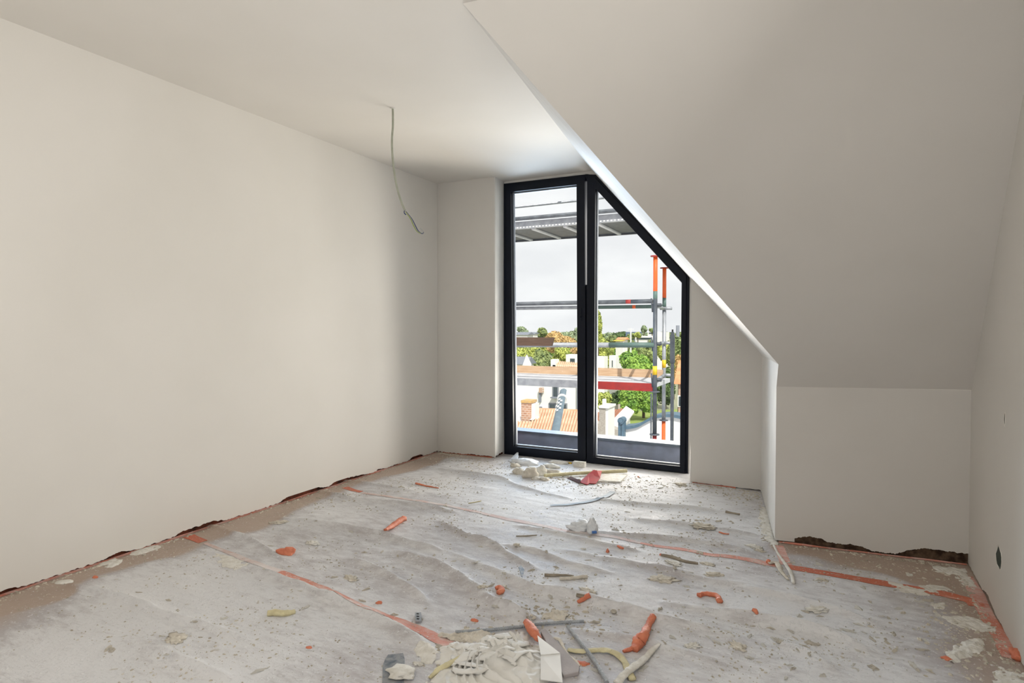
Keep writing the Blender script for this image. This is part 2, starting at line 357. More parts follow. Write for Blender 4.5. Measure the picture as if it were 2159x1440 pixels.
floor = bpy.data.objects.new('floor', fm); C.objects.link(floor); tag(floor, 'dusty beige protective sheeting creased over the whole floor', kind='structure')
mesh('floor_slab', *(lambda b: (b.v, b.f))(MB().box((-3.45, -1.7, -.2), (1.0, 5.34, -.004))), 'parapet') and None
tag(bpy.data.objects['floor_slab'], kind='structure')

# ---------------------------------------------------------------- room shell
HC = 2.5746
PLx = -3.262; PLp = -3.262
def struct(o, label=None): tag(o, label, kind='structure'); return o
def ragged(a, b, n, seed, lo=.004, hi=.05, thr=-.05):
    """points along the foot of a wall, plaster broken off here and there"""
    a, b = Vector(a), Vector(b); r = []
    L_ = (b - a).length
    for i in range(n + 1):
        p = a.lerp(b, i / n); s = i / n * L_
        k = noise.noise(Vector((s * 1.7, seed, 0))) * .6 + noise.noise(Vector((s * 6, seed, 3))) * .4
        z = lo + max(0, k - thr) * hi * 2.2 + .007 * noise.noise(Vector((s * 45, seed, 1))) + .004 * noise.noise(Vector((s * 130, seed, 2))) + .003
        r.append(Vector((p.x, p.y, max(.002, min(z, hi)))))
    return r
def wallpoly(name, foot, top, m, inward, label=None, thick=.014):
    """plaster skin: ragged foot, straight top, a little thickness away from the room"""
    pts = foot + top; mb = MB(); mb.prism(pts, Vector(inward) * -thick); return struct(mb.build(name, m), label)
# left wall
f = ragged((-3.262, -1.4, 0), (-3.255, 5.004, 0), 900, 1.3, lo=.007, hi=.032, thr=-.20)
wallpoly('wall_left', f, [Vector((-3.255, 5.004, HC)), Vector((-3.262, -1.4, HC))], 'plaster', (1, 0, 0), 'tall cream plastered wall running along the left')
struct(MB().box((-3.42, -1.5, -.02), (-3.277, 5.3, HC + .1)).build('wall_left_brickwork', 'brick_base'))
# back wall left of the window and its jamb
J = Vector((-2.629, 5.0, 0)); JB = Vector((-2.642, 5.21, 0))
f = ragged((-3.262, 5.006, 0), (J.x, J.y, 0), 80, 4.1, hi=.02)
wallpoly('wall_back', f, [Vector((J.x, J.y, HC)), Vector((-3.262, 5.006, HC))], 'plaster', (0, -1, 0), 'narrow plastered wall between the left wall and the glazed doors', .012)
struct(MB().box((-3.3, 5.018, -.02), (JB.x - .016, 5.3, HC + .02)).build('wall_back_brickwork', 'brick_base'))
f = ragged((J.x, J.y, 0), (JB.x, JB.y, 0), 20, 5.1, hi=.03)
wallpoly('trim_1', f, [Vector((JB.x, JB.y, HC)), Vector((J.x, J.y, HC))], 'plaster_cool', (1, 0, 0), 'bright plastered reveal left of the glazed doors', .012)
# key points of the slopes
chN = Vector((-.189, 3.725, 0)); chF = Vector((-.345, 4.841, 0)); wR = Vector((-.858, 4.883, 0))
knR = Vector((.708, 3.789, 0)); rwN = Vector((.674, 2.81, 0))
def nrm3(a, b, c): return (Vector(b) - Vector(a)).cross(Vector(c) - Vector(a)).normalized()
kL = Vector((-.189, 3.725, .872)); kR = Vector((.708, 3.789, .887)); vT = flo(1010, 0, HC)
nA = nrm3(kL, kR, vT)
cT = Vector((-.345, 4.841, 1.0)); bF = flo(1235.5, 343, HC); bN = flo(1069, 128, HC)
nB = nrm3(cT, bF, bN)
def isect3(p1, n1, p2, n2, p3, n3):
    Mx = Matrix((n1, n2, n3)); return Mx.inverted() @ Vector((n1.dot(p1), n2.dot(p2), n3.dot(p3)))
nCh = Vector((chN.y - chF.y, chF.x - chN.x, 0)).normalized(); UZ = Vector((0, 0, 1)); PH = Vector((0, 0, HC))
vLow = isect3(kL, nA, cT, nB, chN, nCh)          # lower end of the valley edge
vTop = isect3(kL, nA, cT, nB, PH, UZ)            # upper end, at the flat ceiling
nW = Vector((wR.y - chF.y, chF.x - wR.x, 0)).normalized()
# the line where the sloped soffit meets the window wall / the glazing
YW = 5.24
def onB(x, y): return cT.z - (nB.x * (x - cT.x) + nB.y * (y - cT.y)) / nB.z
def onA(x, y): return kL.z - (nA.x * (x - kL.x) + nA.y * (y - kL.y)) / nA.z
# flat part of the soffit slope: x at ceiling height for a given y
def xB(y, z=HC): return cT.x - (nB.y * (y - cT.y) + nB.z * (z - cT.z)) / nB.x
def yA(x, z=HC): return kL.y - (nA.x * (x - kL.x) + nA.z * (z - kL.z)) / nA.y
rN = Vector((.66, -1.4, 0)); RX = lambda y: .708 + (.674 - .708) * (y - 3.789) / (2.81 - 3.789)
# ceiling
cpts = [(-3.3, -1.5), (.9, -1.5), (.9, yA(.9)), (vTop.x, vTop.y), (xB(YW), YW), (-3.3, YW)]
struct(MB().prism([Vector((x, y, HC)) for x, y in cpts], (0, 0, .08)).build('ceiling', 'plaster'), 'flat cream plastered ceiling')
# main roof slope (A)
k2 = Vector((.9, kR.y + .013, onA(.9, kR.y + .013)))
ySL = lambda x: None
# on the cheek plane, A runs from the knee wall up to vLow
sl = [kL, k2, Vector((.9, yA(.9), HC)), vTop, vLow]
struct(MB().prism(sl, -nA * (.09 if nA.z < 0 else -.09) * 1.0).build('ceiling_slope', 'plaster_slope'), 'large grey plastered roof slope on the right')
# soffit slope (B) between the valley edge and the window wall
cB = Vector((cT.x, cT.y, onB(cT.x, cT.y)))
fB = Vector((-.9, YW, onB(-.9, YW))); gB = Vector((xB(YW), YW, HC)); eB = Vector((-.30, YW, onB(-.30, YW)))
yck = lambda y: chF.x + (chN.x - chF.x) * (y - chF.y) / (chN.y - chF.y)
sB = [vLow, Vector((yck(YW), YW, onB(yck(YW), YW))), gB, vTop]
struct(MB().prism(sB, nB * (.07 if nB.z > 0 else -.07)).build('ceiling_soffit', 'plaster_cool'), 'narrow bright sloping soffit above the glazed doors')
# cheek (side wall of the recess)
f = ragged(chN, chF, 60, 7.7, hi=.012)
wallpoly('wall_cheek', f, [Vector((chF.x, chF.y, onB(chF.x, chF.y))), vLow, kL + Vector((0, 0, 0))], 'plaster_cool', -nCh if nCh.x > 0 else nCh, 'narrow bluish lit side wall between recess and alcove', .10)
# window wall right of the glazing
f = ragged(wR, chF + Vector((.01, 0, 0)), 50, 8.8, hi=.022)
wallpoly('wall_window', f, [Vector((chF.x + .01, chF.y, onB(chF.x + .01, chF.y))), Vector((wR.x, wR.y, onB(wR.x, wR.y)))], 'plaster', (0, -1, 0), 'plastered wall tapering under the slope right of the glazed doors', .30)
# knee wall and its brick foot
f = ragged(chN + Vector((-.001, .0, 0)), knR, 300, 9.3, lo=.010, hi=.062, thr=-.22)
wallpoly('wall_knee', f, [Vector((kR.x, kR.y, kR.z)), Vector((kL.x, kL.y, kL.z))], 'plaster_slope', (0, -1, 0), 'low grey knee wall under the roof slope', .014)
struct(MB().prism([Vector((-.18, 3.742, -.02)), Vector((.76, 3.81, -.02)), Vector((.76, 4.0, -.02)), Vector((-.18, 4.0, -.02))], (0, 0, .86)).build('wall_knee_brickwork', 'knee_base'))
# right wall
ra = Vector((RX(3.83), 3.83, 0)); rb = Vector((RX(-1.4), -1.4, 0))
f = ragged(rb, ra, 300, 11.2, hi=.035)
top = [Vector((ra.x, ra.y, kR.z + .02)), Vector((RX(3.789), 3.789, onA(RX(3.789), 3.789) + .03)), Vector((RX(yA(.66)), yA(.66), HC + .03)), Vector((rb.x, rb.y, HC + .03))]
wallpoly('wall_right', f, top, 'plaster', (-1, 0, 0), 'pale plastered wall at the right edge', .014)
struct(MB().box((.73, -1.5, -.02), (.90, 3.9, .6)).build('wall_right_brickwork', 'brick_base'))
# rear wall with its window opening
mb = MB(); yb = -1.42
mb.box((-3.3, yb - .1, 0), (.9, yb, .7)); mb.box((-3.3, yb - .1, 2.2), (.9, yb, HC)); mb.box((-3.3, yb - .1, .7), (-2.1, yb, 2.2)); mb.box((.3, yb - .1, .7), (.9, yb, 2.2))
struct(mb.build('wall_rear', 'rawwall'))

# holes broken in the plaster
def chip(name, P, n, r, ztall, seed, label, m='black'):
    n = Vector(n).normalized(); a = n.cross(UZ).normalized(); mb = MB(); k = 16; V_ = [P + n * .0012]
    for i in range(k):
        th = 2 * math.pi * i / k; rr = 1 + .45 * noise.noise(Vector((math.cos(th) * 1.6, math.sin(th) * 1.6, seed)))
        V_.append(P + n * .0012 + a * math.cos(th) * r * rr + UZ * math.sin(th) * ztall * rr)
    mb.add(V_, [(0, 1 + i, 1 + (i + 1) % k) for i in range(k)])
    V2 = []
    for i in range(k):
        th = 2 * math.pi * i / k; rr = 1.0 + .45 * noise.noise(Vector((math.cos(th) * 1.6, math.sin(th) * 1.6, seed)))
        V2 += [P + n * .0012 + a * math.cos(th) * r * rr + UZ * math.sin(th) * ztall * rr, P + n * .002 + a * math.cos(th) * (r * rr + .004) + UZ * math.sin(th) * (ztall * rr + .004), P - n * .002 + a * math.cos(th) * (r * rr + .008) + UZ * math.sin(th) * (ztall * rr + .008)]
    o = mb.build(name, m, loc=P); tag(o, label, 'hole')
    r2 = MB().add(V2, [(3 * i, 3 * i + 1, 3 * ((i + 1) % k) + 1, 3 * ((i + 1) % k)) for i in range(k)] + [(3 * i + 1, 3 * i + 2, 3 * ((i + 1) % k) + 2, 3 * ((i + 1) % k) + 1) for i in range(k)])
    r2.build('torn_rim', 'lumpw', loc=P, parent=o); return o
Pl = (-3.2585, 3, 0); nl = (1, 0, 0)
chip('plaster_hole', onpl(884, 909, Pl, nl), nl, .013, .016, 1, 'larger dark hole broken in the left wall near the corner')
chip('plaster_hole', onpl(897, 905, Pl, nl), nl, .008, .007, 2, 'tiny dark hole in the left wall nearest the corner')
chip('plaster_hole', onpl(993, 709, (-3, 5.004, 0), (0, 1, 0)), (0, -1, 0), .008, .010, 3, 'small dark hole in the wall left of the glazed doors')
Pr = (RX(2.9), 2.9, 0); nr = Vector((-(3.789 - 2.81), .034, 0)).normalized()
sp = onpl(2107, 1177, Pr, nr)
chip('socket_hole', sp, nr, .045, .045, 4, 'ragged dark socket opening low in the right wall', 'greenbox')
chip('plaster_hole', onpl(2119, 884, Pr, nr), nr, .006, .022, 5, 'narrow dark crack hole higher up in the right wall')

# ---------------------------------------------------------------- glazed doors (window)
A0 = Vector((-2.642, 5.19, 0)); A1 = Vector((-.937, 5.15, 0)); du_ = (A1 - A0).normalized(); nWn = Vector((-du_.y, du_.x, 0))   # nWn points outwards (+y)
if nWn.y < 0: nWn = -nWn
def wpx(x, y): return onpl(x, y, A0, nWn)
def frame_mesh(outer, inner, depth, off=0.):
    o_ = [wpx(*p) + nWn * off for p in outer]; i_ = [wpx(*p) + nWn * off for p in inner]; n = len(o_); D = nWn * depth
    V_ = o_ + i_ + [p + D for p in o_] + [p + D for p in i_]; Fc = []
    for k in range(n):
        j = (k + 1) % n
        Fc += [(k, j, n + j, n + k), (2 * n + k, 3 * n + k, 3 * n + j, 2 * n + j), (k, 2 * n + k, 2 * n + j, j), (n + k, n + j, 3 * n + j, 3 * n + k)]
    return MB().add(V_, Fc)
win = empty('window_1', A0 + Vector((.85, 0, 0)), label='pair of anthracite framed glazed doors, the right one cut off by the slope', kind='structure')
# fixed outer frame, one board along each side
def bar(name, quad, depth, off, m='frame', par=win):
    return MB().prism([wpx(*p) + nWn * off for p in quad], nWn * depth).build(name, m, loc=win.location, parent=par) if par is win else MB().prism([wpx(*p) + nWn * off for p in quad], nWn * depth).build(name, m, parent=par)
OB = [(1060, 387), (1234, 367), (1256, 367.5), (1453, 578), (1449.5, 1003), (1236, 979), (1062, 958.5)]
IB = [(1067, 395), (1234, 376), (1254, 376.5), (1444, 582), (1441, 993), (1236, 969), (1068, 950)]
def loc_mesh(mb, name, m, par, smooth=False):
    base = Vector((0, 0, 0)); p = par
    while p: base += p.location; p = p.parent
    me = bpy.data.meshes.new(name); me.from_pydata([tuple(v - base) for v in mb.v], [], mb.f); me.update(); me.materials.append(M[m])
    o = bpy.data.objects.new(name, me); C.objects.link(o); o.parent = par
    if smooth: me.polygons.foreach_set('use_smooth', [True] * len(me.polygons))
    return o
loc_mesh(frame_mesh(OB, IB, .10, 0.012), 'window_frame', 'frame', win)
# left leaf
LO = [(1066, 394), (1233, 374), (1235.5, 969), (1067, 951)]; LI = [(1077, 405), (1216, 389.5), (1218.5, 954), (1083, 941)]
lf = loc_mesh(frame_mesh(LO, LI, .065, -.006), 'door_leaf', 'frame', win); tag(lf, 'rectangular left leaf')
LG = [(1077, 405), (1216, 389.5), (1218.5, 954), (1083, 941)]
def shrink(P, k): 
    c = (sum(p[0] for p in P) / len(P), sum(p[1] for p in P) / len(P)); return [(p[0] + (c[0] - p[0]) * k, p[1] + (c[1] - p[1]) * k) for p in P]
LGi = [(1079, 407.5), (1214.5, 392), (1217, 951), (1085, 938)]
loc_mesh(frame_mesh(LG, LGi, .030, .034), 'glazing_bead', 'bead', lf)
pn = MB().prism([wpx(*p) + nWn * .052 for p in LG], nWn * .006); loc_mesh(pn, 'pane', 'glass', lf)
# right leaf
RO = [(1238.5, 374), (1254, 374), (1447, 580), (1444, 997), (1237.5, 974)]
RI = [(1255.5, 398), (1257.5, 400), (1437.5, 595), (1433.5, 983), (1252, 963.5)]
rf = loc_mesh(frame_mesh(RO, RI, .065, -.006), 'door_leaf', 'frame', win); tag(rf, 'right leaf cut off at the slope')
RIi = [(1257.0, 401), (1258, 402), (1436.0, 596.5), (1432, 980), (1254.5, 961)]
loc_mesh(frame_mesh(RI, RIi, .030, .034), 'glazing_bead', 'bead', rf)
pn = MB().prism([wpx(*p) + nWn * .052 for p in RI], nWn * .006); loc_mesh(pn, 'pane', 'glass', rf)
FO_ = [(1056, 374), (1234, 352), (1262, 353), (1466, 574), (1452, 1010), (1236, 986), (1056, 965)]
struct(frame_mesh(FO_, OB, .08, .02).build('trim_2', 'plaster_cool'), 'pale plaster joint all round the glazed doors')
# little black handle plate and meeting strip that closes the lower gap
hb = MB().prism([wpx(1222, 649), wpx(1227, 648.5), wpx(1227, 676), wpx(1222, 676)], nWn * -.014)
hb.tube([wpx(1224.5, 668) - nWn * .01, wpx(1224.5, 668) - nWn * .03], .006, 8); loc_mesh(hb, 'handle_plate', 'bead' if False else 'frame', lf)
loc_mesh(MB().prism([wpx(1232.5, 600) + nWn * .02, wpx(1239.5, 600) + nWn * .02, wpx(1239.5, 975) + nWn * .02, wpx(1232.5, 975) + nWn * .02], nWn * .03), 'meeting_strip', 'frame', win)
loc_mesh(MB().prism([wpx(1232.5, 366) + nWn * .02, wpx(1239.5, 366) + nWn * .02, wpx(1239.5, 381) + nWn * .02, wpx(1232.5, 381) + nWn * .02], nWn * .03), 'meeting_strip', 'frame', win)

# ---------------------------------------------------------------- pendant cable
cb = flo(828, 228, HC); cb = Vector((cb.x, cb.y, HC))
nC = Vector((ray(860, 400)[0], ray(860, 400)[1], 0))
def cpx(x, y): return onpl(x, y, cb, nC)
cpath = smoothpath([cb + Vector((0, 0, .01)), cpx(828.5, 262), cpx(826.5, 300), cpx(829, 345), cpx(836, 390), cpx(846, 425), cpx(854, 444)], 8)
cab = empty('ceiling_cable', cb, label='pale electric cable hanging bare from the ceiling', cat='cable')
loc_mesh(MB().tube(cpath, .0068, 10), 'cable_sheath', 'cable', cab, True)
loc_mesh(MB().tube([cb + Vector((0, 0, .004)), cb + Vector((0, 0, -.004))], .016, 12), 'ceiling_grommet', 'plaster_cool', cab)
loc_mesh(MB().tube(smoothpath([cpx(854, 441), cpx(852, 448), cpx(856, 453)], 4), .0035, 6), 'sheath_tie', 'cableb', cab)
loc_mesh(MB().tube(smoothpath([cpx(854, 444), cpx(865, 458), cpx(872, 471), cpx(880, 487), cpx(891, 492), cpx(893, 489), cpx(886, 481)], 5), .0032, 6), 'wire', 'cablegrey', cab)
loc_mesh(MB().tube(smoothpath([cpx(855, 446), cpx(866, 462), cpx(871, 474), cpx(879, 487), cpx(887, 492)], 5), .0032, 6), 'wire', 'cabley', cab)
loc_mesh(MB().tube(smoothpath([cpx(856, 446), cpx(868, 461), cpx(875, 474), cpx(882, 487), cpx(890, 492.5), cpx(893, 490)], 5), .0032, 6), 'wire', 'cableb', cab)

# ---------------------------------------------------------------- tapes and foil edges
def ribbon(name, pts, wd, m, label, cat='tape', dz=.0016, group=None, n=10, ends=1.):
    P = smoothpath([(p.x, p.y, 0) for p in (flo(*q) for q in pts)], n); V_ = []; Fc = []; k = 5
    for i, p in enumerate(P):
        d = (P[min(i + 1, len(P) - 1)] - P[max(i - 1, 0)]).normalized(); a = Vector((-d.y, d.x, 0))
        w_ = (wd[0] + (wd[1] - wd[0]) * i / (len(P) - 1)) if isinstance(wd, tuple) else wd
        w_ *= 1 + .15 * noise.noise(Vector((p.x * 9, p.y * 9, 2)))
        for j in range(k):
            q = p + a * (j / (k - 1) - .5) * w_; V_.append(Vector((q.x, q.y, fz(q.x, q.y) + dz)))
    for i in range(len(P) - 1):
        for j in range(k - 1): Fc.append((i * k + j, i * k + j + 1, (i + 1) * k + j + 1, (i + 1) * k + j))
    nn = len(V_); V_ += [v - Vector((0, 0, .001)) for v in V_]; Fc += [tuple(x + nn for x in q[::-1]) for q in Fc]
    o = mesh(name, V_, Fc, m, loc=V_[0], smooth=True); tag(o, label, cat, group); return o
ribbon('tape_strip', [(397,1131),(428,1143)], (.07, .05), 'tapeclean', 'short clean orange tape end by the left wall')
ribbon('tape_strip', [(432,1146),(521,1183),(590,1209)], (.02, .05), 'tapefaint', 'faint pink stretch of tape buried in dust at left')
ribbon('tape_strip', [(588,1208),(650,1233),(694,1252),(768,1287),(799,1299),(854,1318),(886,1331),(917,1347),(949,1361),(985,1378)], (.045, .062), 'tape', 'long dusty orange tape running into the foreground plaster heap')
ribbon('tape_strip', [(727,1028),(745,1034),(762,1038)], (.05, .04), 'tapeclean', 'small clean orange tape end further along the left wall')
ribbon('tape_strip', [(765,1040),(831,1051),(933,1067),(1035,1088)], (.03, .035), 'tapefaint', 'faint pink tape line across the back of the floor')
ribbon('tape_strip', [(1035,1088),(1083,1099),(1125,1106),(1187,1119),(1229,1124),(1292,1133),(1350,1146)], .04, 'tapefaint', 'pink dusty tape passing the crumpled white film')
ribbon('tape_strip', [(1350,1146),(1382,1152),(1445,1161),(1497,1171),(1549,1177),(1611,1188),(1640,1193)], (.025, .065), 'tape', 'dusty orange tape stretch leading to the side wall corner')
ribbon('tape_strip', [(1660,1196),(1691,1201),(1768,1214),(1846,1228),(1924,1241),(1988,1253),(2045,1268),(2062,1280)], (.06, .075), 'tapeclean', 'bright orange tape across the alcove at right')
ribbon('tape_strip', [(1641,1152),(1648,1168),(1657,1192)], (.045, .06), 'tape', 'short orange tape at the foot of the side wall corner')
ribbon('tape_strip', [(2035,1215),(2056,1248),(2072,1282),(2088,1312),(2112,1352),(2135,1392)], (.06, .06), 'tape', 'orange tape along the foot of the right wall')
def foil(name, a, b, hgt, wd, side, m, label, seed):
    a, b = Vector(a), Vector(b); n = int((b - a).length / .02); V_ = []; Fc = []
    for i in range(n + 1):
        p = a.lerp(b, i / n); s = i * .02
        w_ = wd * (1 + .5 * noise.noise(Vector((s * 4, seed, 0)))); h_ = hgt * (.8 + .8 * noise.noise(Vector((s * 5, seed, 4))))
        q = p + Vector(side) * w_
        V_ += [Vector((p.x, p.y, max(.004, h_))), Vector((p.x, p.y, .003)) + Vector(side) * .003, Vector((q.x, q.y, max(fz(q.x, q.y), 0) + .0018)), Vector((p.x, p.y, -.002))]
    for i in range(n):
        for j in range(3): Fc.append((4 * i + j, 4 * i + j + 1, 4 * i + 5 + j, 4 * i + 4 + j))
    o = mesh(name, V_, Fc, m, loc=a); tag(o, label, 'foil'); return o
foil('edge_foil', (-3.268, 1.0, 0), (-3.266, 4.98, 0), .006, .026, (1, 0, 0), 'tape', 'thin orange foil edge along the foot of the left wall', 2)
foil('edge_foil', (-.17, 3.728, 0), (.70, 3.79, 0), .008, .014, (0, -1, 0), 'tape', 'orange foil edge under the knee wall', 5)
foil('edge_foil', (-3.2, 5.008, 0), (-2.66, 5.004, 0), .008, .010, (0, -1, 0), 'tapeclean', 'orange foil edge under the narrow wall left of the doors', 6)
foil('edge_foil', (-.84, 4.879, 0), (-.52, 4.853, 0), .008, .010, (0, -1, 0), 'tapeclean', 'orange foil edge under the wall right of the doors', 7)

# ---------------------------------------------------------------- debris
def blobdata(seed, sub=3, sx=1, sy=1, sz=.5, rough=.35, freq=1.6, ridged=False):
    bm = bmesh.new(); bmesh.ops.create_icosphere(bm, subdivisions=sub, radius=1)
    for v in bm.verts:
        p = v.co.copy(); k = noise.noise(p * freq + Vector((seed * 7.3, 0, 0))) * rough + noise.noise(p * freq * 3 + Vector((0, seed * 3.7, 0))) * rough * .45
        if ridged: k += (.5 - abs(noise.noise(p * 3.2 + Vector((seed, 2, 1))))) * .35
        p = p * (1 + k); v.co = Vector((p.x * sx, p.y * sy, max(p.z * sz, -.22 * sz)))
    mz = min(v.co.z for v in bm.verts)
    for v in bm.verts: v.co.z -= mz
    me = bpy.data.meshes.new('lump'); bm.to_mesh(me); bm.free(); return me
def blob(name, px, size, m, label, cat, sx=1, sy=1, sz=.5, rot=0., seed=0, rough=.35, sub=3, group=None, ridged=False, dz=-.002, smooth=True, freq=1.6):
    me = blobdata(seed, sub, size * sx, size * sy, size * sz, rough, freq, ridged); me.materials.append(M[m])
    if smooth: me.polygons.foreach_set('use_smooth', [True] * len(me.polygons))
    me.name = name; o = bpy.data.objects.new(name, me); C.objects.link(o); o.location = fp(px[0], px[1], dz); o.rotation_euler.z = rot
    tag(o, label, cat, group); return o
def stick(name, pts, r, m, label, cat, wob=.35, flat=.85, seg=10, n=8, seed=0, lift=.6, group=None, hts=None, smooth=True):
    P = []
    for i, q in enumerate(pts):
        h_ = hts[i] if hts else 0
        rr = r[i] if isinstance(r, list) else r
        P.append(fp(q[0], q[1], rr * lift + h_))
    S_ = smoothpath(P, n); 
    if isinstance(r, list):
        R_ = [r[min(int(i / n), len(r) - 2)] * (1 - (i % n) / n) + r[min(int(i / n), len(r) - 2) + 1] * ((i % n) / n) for i in range(len(S_) - 1)] + [r[-1]]
    else: R_ = [r] * len(S_)
    # never sink into the sheet between the given points
    for i, p in enumerate(S_): p.z = max(p.z, fz(p.x, p.y) + R_[i] * flat * .75)
    o = MB().tube(S_, R_, seg, wob, flat, seed).build(name, m, loc=(P[0].x, P[0].y, fz(P[0].x, P[0].y)), smooth=smooth); tag(o, label, cat, group); return o
FO = 'foam'
OG = None
blob('orange_foam_piece', (603, 1168), .038, 'orange', 'stubby bright orange foam lump alone on the left of the floor', FO, 1.3, .7, .75, YAW, 3, .4)
stick('orange_foam_piece', [(812,1120),(830,1111),(852,1097)], [.008,.017,.019], 'orange', 'ribbed orange foam sliver in the middle left of the floor', FO, .5, seed=1)
stick('orange_foam_piece', [(877,1021),(895,1025),(925,1030)], [.010,.007,.004], 'orange', 'thin orange foam strip near the back left corner', FO, .4)
stick('orange_foam_piece', [(1045,1244),(1053,1243),(1058,1250),(1050,1254)], [.010,.014,.015,.012], 'orange', 'hooked orange foam curl on a sheet fold, centre left', FO, .2)
stick('orange_foam_piece', [(1218,1272),(1230,1266),(1244,1259)], [.008,.011,.012], 'orange', 'short orange foam plug beside a small wood chip', FO, .4, seed=3)
stick('orange_foam_piece', [(1110,1326),(1118,1340),(1127,1353),(1137,1364)], [.014,.019,.019,.012], 'orange', 'thick orange foam plug lying on the plaster heap', FO, .25, hts=[.02,.022,.022,.02], seed=5)
stick('orange_foam_piece', [(1376,1303),(1366,1325),(1357,1345),(1346,1362),(1339,1376)], [.013,.014,.019,.024,.014], 'orange', 'longest knobbly orange foam stick in the foreground', FO, .5, seed=6)
stick('orange_foam_piece', [(1341,1368),(1328,1373),(1314,1376)], [.011,.009,.007], 'orange', 'short orange foam stub at the lower end of the long foam stick', FO, .5, seed=7)
stick('orange_foam_piece', [(1473,1259),(1483,1256),(1500,1257),(1513,1262),(1517,1272)], [.013,.011,.012,.012,.014], 'orange', 'bow shaped orange foam piece right of centre', FO, .35, seed=8)
stick('orange_foam_piece', [(1587,1288),(1593,1293),(1597,1297)], [.006,.009,.005], 'orange', 'small orange foam crumb right of the bow shaped piece', FO, .6)
blob('orange_foam_piece', (1281, 1164), .013, 'orange', 'small round orange foam bit, left of a pair in mid floor', FO, .7, 1, 1.2, 0, 9)
stick('orange_foam_piece', [(1302,1152),(1308,1156),(1315,1158)], [.006,.008,.005], 'orange', 'small bent orange foam bit, right of a pair in mid floor', FO, .5)
blob('orange_foam_piece', (1394, 1171), .010, 'orange', 'orange foam tip at the end of the grey stick', FO, 1, .8, 1, 0, 10)
blob('orange_foam_piece', (1620, 1187), .017, 'orange', 'vivid orange foam tip under the plaster splash by the corner', FO, .7, 1, 1.0, .3, 11)
stick('orange_foam_piece', [(1516,1123),(1526,1126),(1537,1127)], [.005,.005,.004], 'orange', 'thin red orange sliver before the side wall', FO, .3)
blob('orange_foam_piece', (652, 1366), .011, 'orange', 'pinkish orange crumb in the lower left dust', FO, 1.4, .8, .5, 0, 12)
blob('orange_foam_piece', (799, 1272), .012, 'orange', 'orange brown crumb left of the punched metal bit', FO, 1.2, .8, .8, .4, 13)
blob('orange_foam_piece', (1001, 1309), .014, 'orange', 'orange crumb above the ribbed steel rod', FO, 1.3, .8, .6, 0, 14)
blob('orange_foam_piece', (1227, 1400), .020, 'orange', 'flat orange foam flake between the two steel rods', FO, 1.3, .8, .35, .2, 15)
stick('orange_foam_piece', [(2138,1378),(2143,1388),(2147,1396)], [.016,.02,.014], 'orange', 'orange foam wad against the foot of the right wall', FO, .5, hts=[.0,.0,.0])
blob('orange_foam_piece', (1995, 1390), .014, 'orange', 'pale orange foam bit at the lower right plaster patch', FO, 1.2, .8, .7, 0, 16)
blob('orange_foam_piece', (201, 1218), .014, 'orange', 'tiny orange bit near the left wall', FO, 1.3, .7, .6, 0, 17)
blob('orange_foam_piece', (1346, 989 + 17), .010, 'orange', 'tiny orange bit before the door threshold', FO, 1, 1, .8, 0, 18)
# yellow foam
stick('yellow_foam_strip', [(564,1298),(580,1297),(600,1298),(622,1293)], [.014,.015,.014,.010], 'yellow', 'pale yellow foam wedge alone at lower left', FO, .3, seed=21)
stick('yellow_foam_rod', [(1148,1008),(1180,1006),(1220,1003),(1260,1001),(1300,999),(1321,998)], [.016,.017,.016,.016,.017,.018], 'yellow', 'long straight pale yellow foam rod lying before the doors', FO, .08, hts=[.01]*6, seed=22)
stick('yellow_foam_strip', [(906,1434),(925,1420),(945,1412),(972,1399)], [.006,.012,.012,.008], 'yellow', 'yellow foam wedge at the left edge of the foreground heap', FO, .3, hts=[.004,.006,.012,.02], seed=23, flat=.6)
stick('peeled_foam_strip', [(1197,1374),(1220,1378),(1245,1377),(1278,1376),(1300,1384),(1314,1396),(1322,1412),(1333,1438)], [.012,.014,.014,.015,.015,.013,.013,.014], 'yellow', 'curling yellowish peeled strip in the foreground', FO, .3, flat=.35, seed=24)
stick('peeled_foam_strip', [(1391,1360),(1378,1372),(1362,1390),(1345,1408),(1325,1425),(1300,1446)], [.006,.011,.013,.016,.015,.014], 'lumpw', 'stiff grey beige peeled strip crossing the yellowish one', FO, .3, flat=.45, hts=[0,0,0,.004,.008,.0], seed=25)
stick('peeled_foam_strip', [(1168,1354),(1178,1358),(1184,1365),(1190,1378),(1200,1392),(1212,1402),(1222,1413)], [.006,.009,.006,.006,.005,.006,.004], 'lump', 'thin dried plaster string on the grey board', 'plaster', .5, flat=.6, hts=[.012]*7, seed=26)

# ribbed steel rods
def rebar(pts, r, label, hts):
    P = smoothpath([fp(q[0], q[1], r + hts[i]) for i, q in enumerate(pts)], 3)
    L_ = (P[-1] - P[0]).length; n = int(L_ / .0045); Q = []; R_ = []
    for i in range(n):
        t_ = i / (n - 1) * (len(P) - 1); k = min(int(t_), len(P) - 2); p = P[k].lerp(P[k + 1], t_ - k); p.z = max(p.z, fz(p.x, p.y) + r * .8); Q.append(p); R_.append(r * (1.1 if i % 2 else .9))
    # smooth the height
    zs = [q.z for q in Q]
    for i in range(len(Q)): a = max(0, i - 14); b = min(len(Q), i + 15); Q[i].z = max(sum(zs[a:b]) / (b - a), fz(Q[i].x, Q[i].y) + r * .6)
    o = MB().tube(Q, R_, 8).build('steel_rod', 'steel', loc=Q[0] - Vector((0, 0, r)), smooth=False); tag(o, label, 'rod')
rebar([(960,1337),(1030,1333),(1100,1325),(1160,1318),(1231,1315)], .0064, 'ribbed grey steel rod lying crosswise behind the heap', [.002]*5)
rebar([(1197,1327),(1215,1350),(1238,1380),(1258,1408),(1280,1446)], .0074, 'ribbed grey steel rod pointing towards the viewer', [.004,.004,.006,.004,.004])

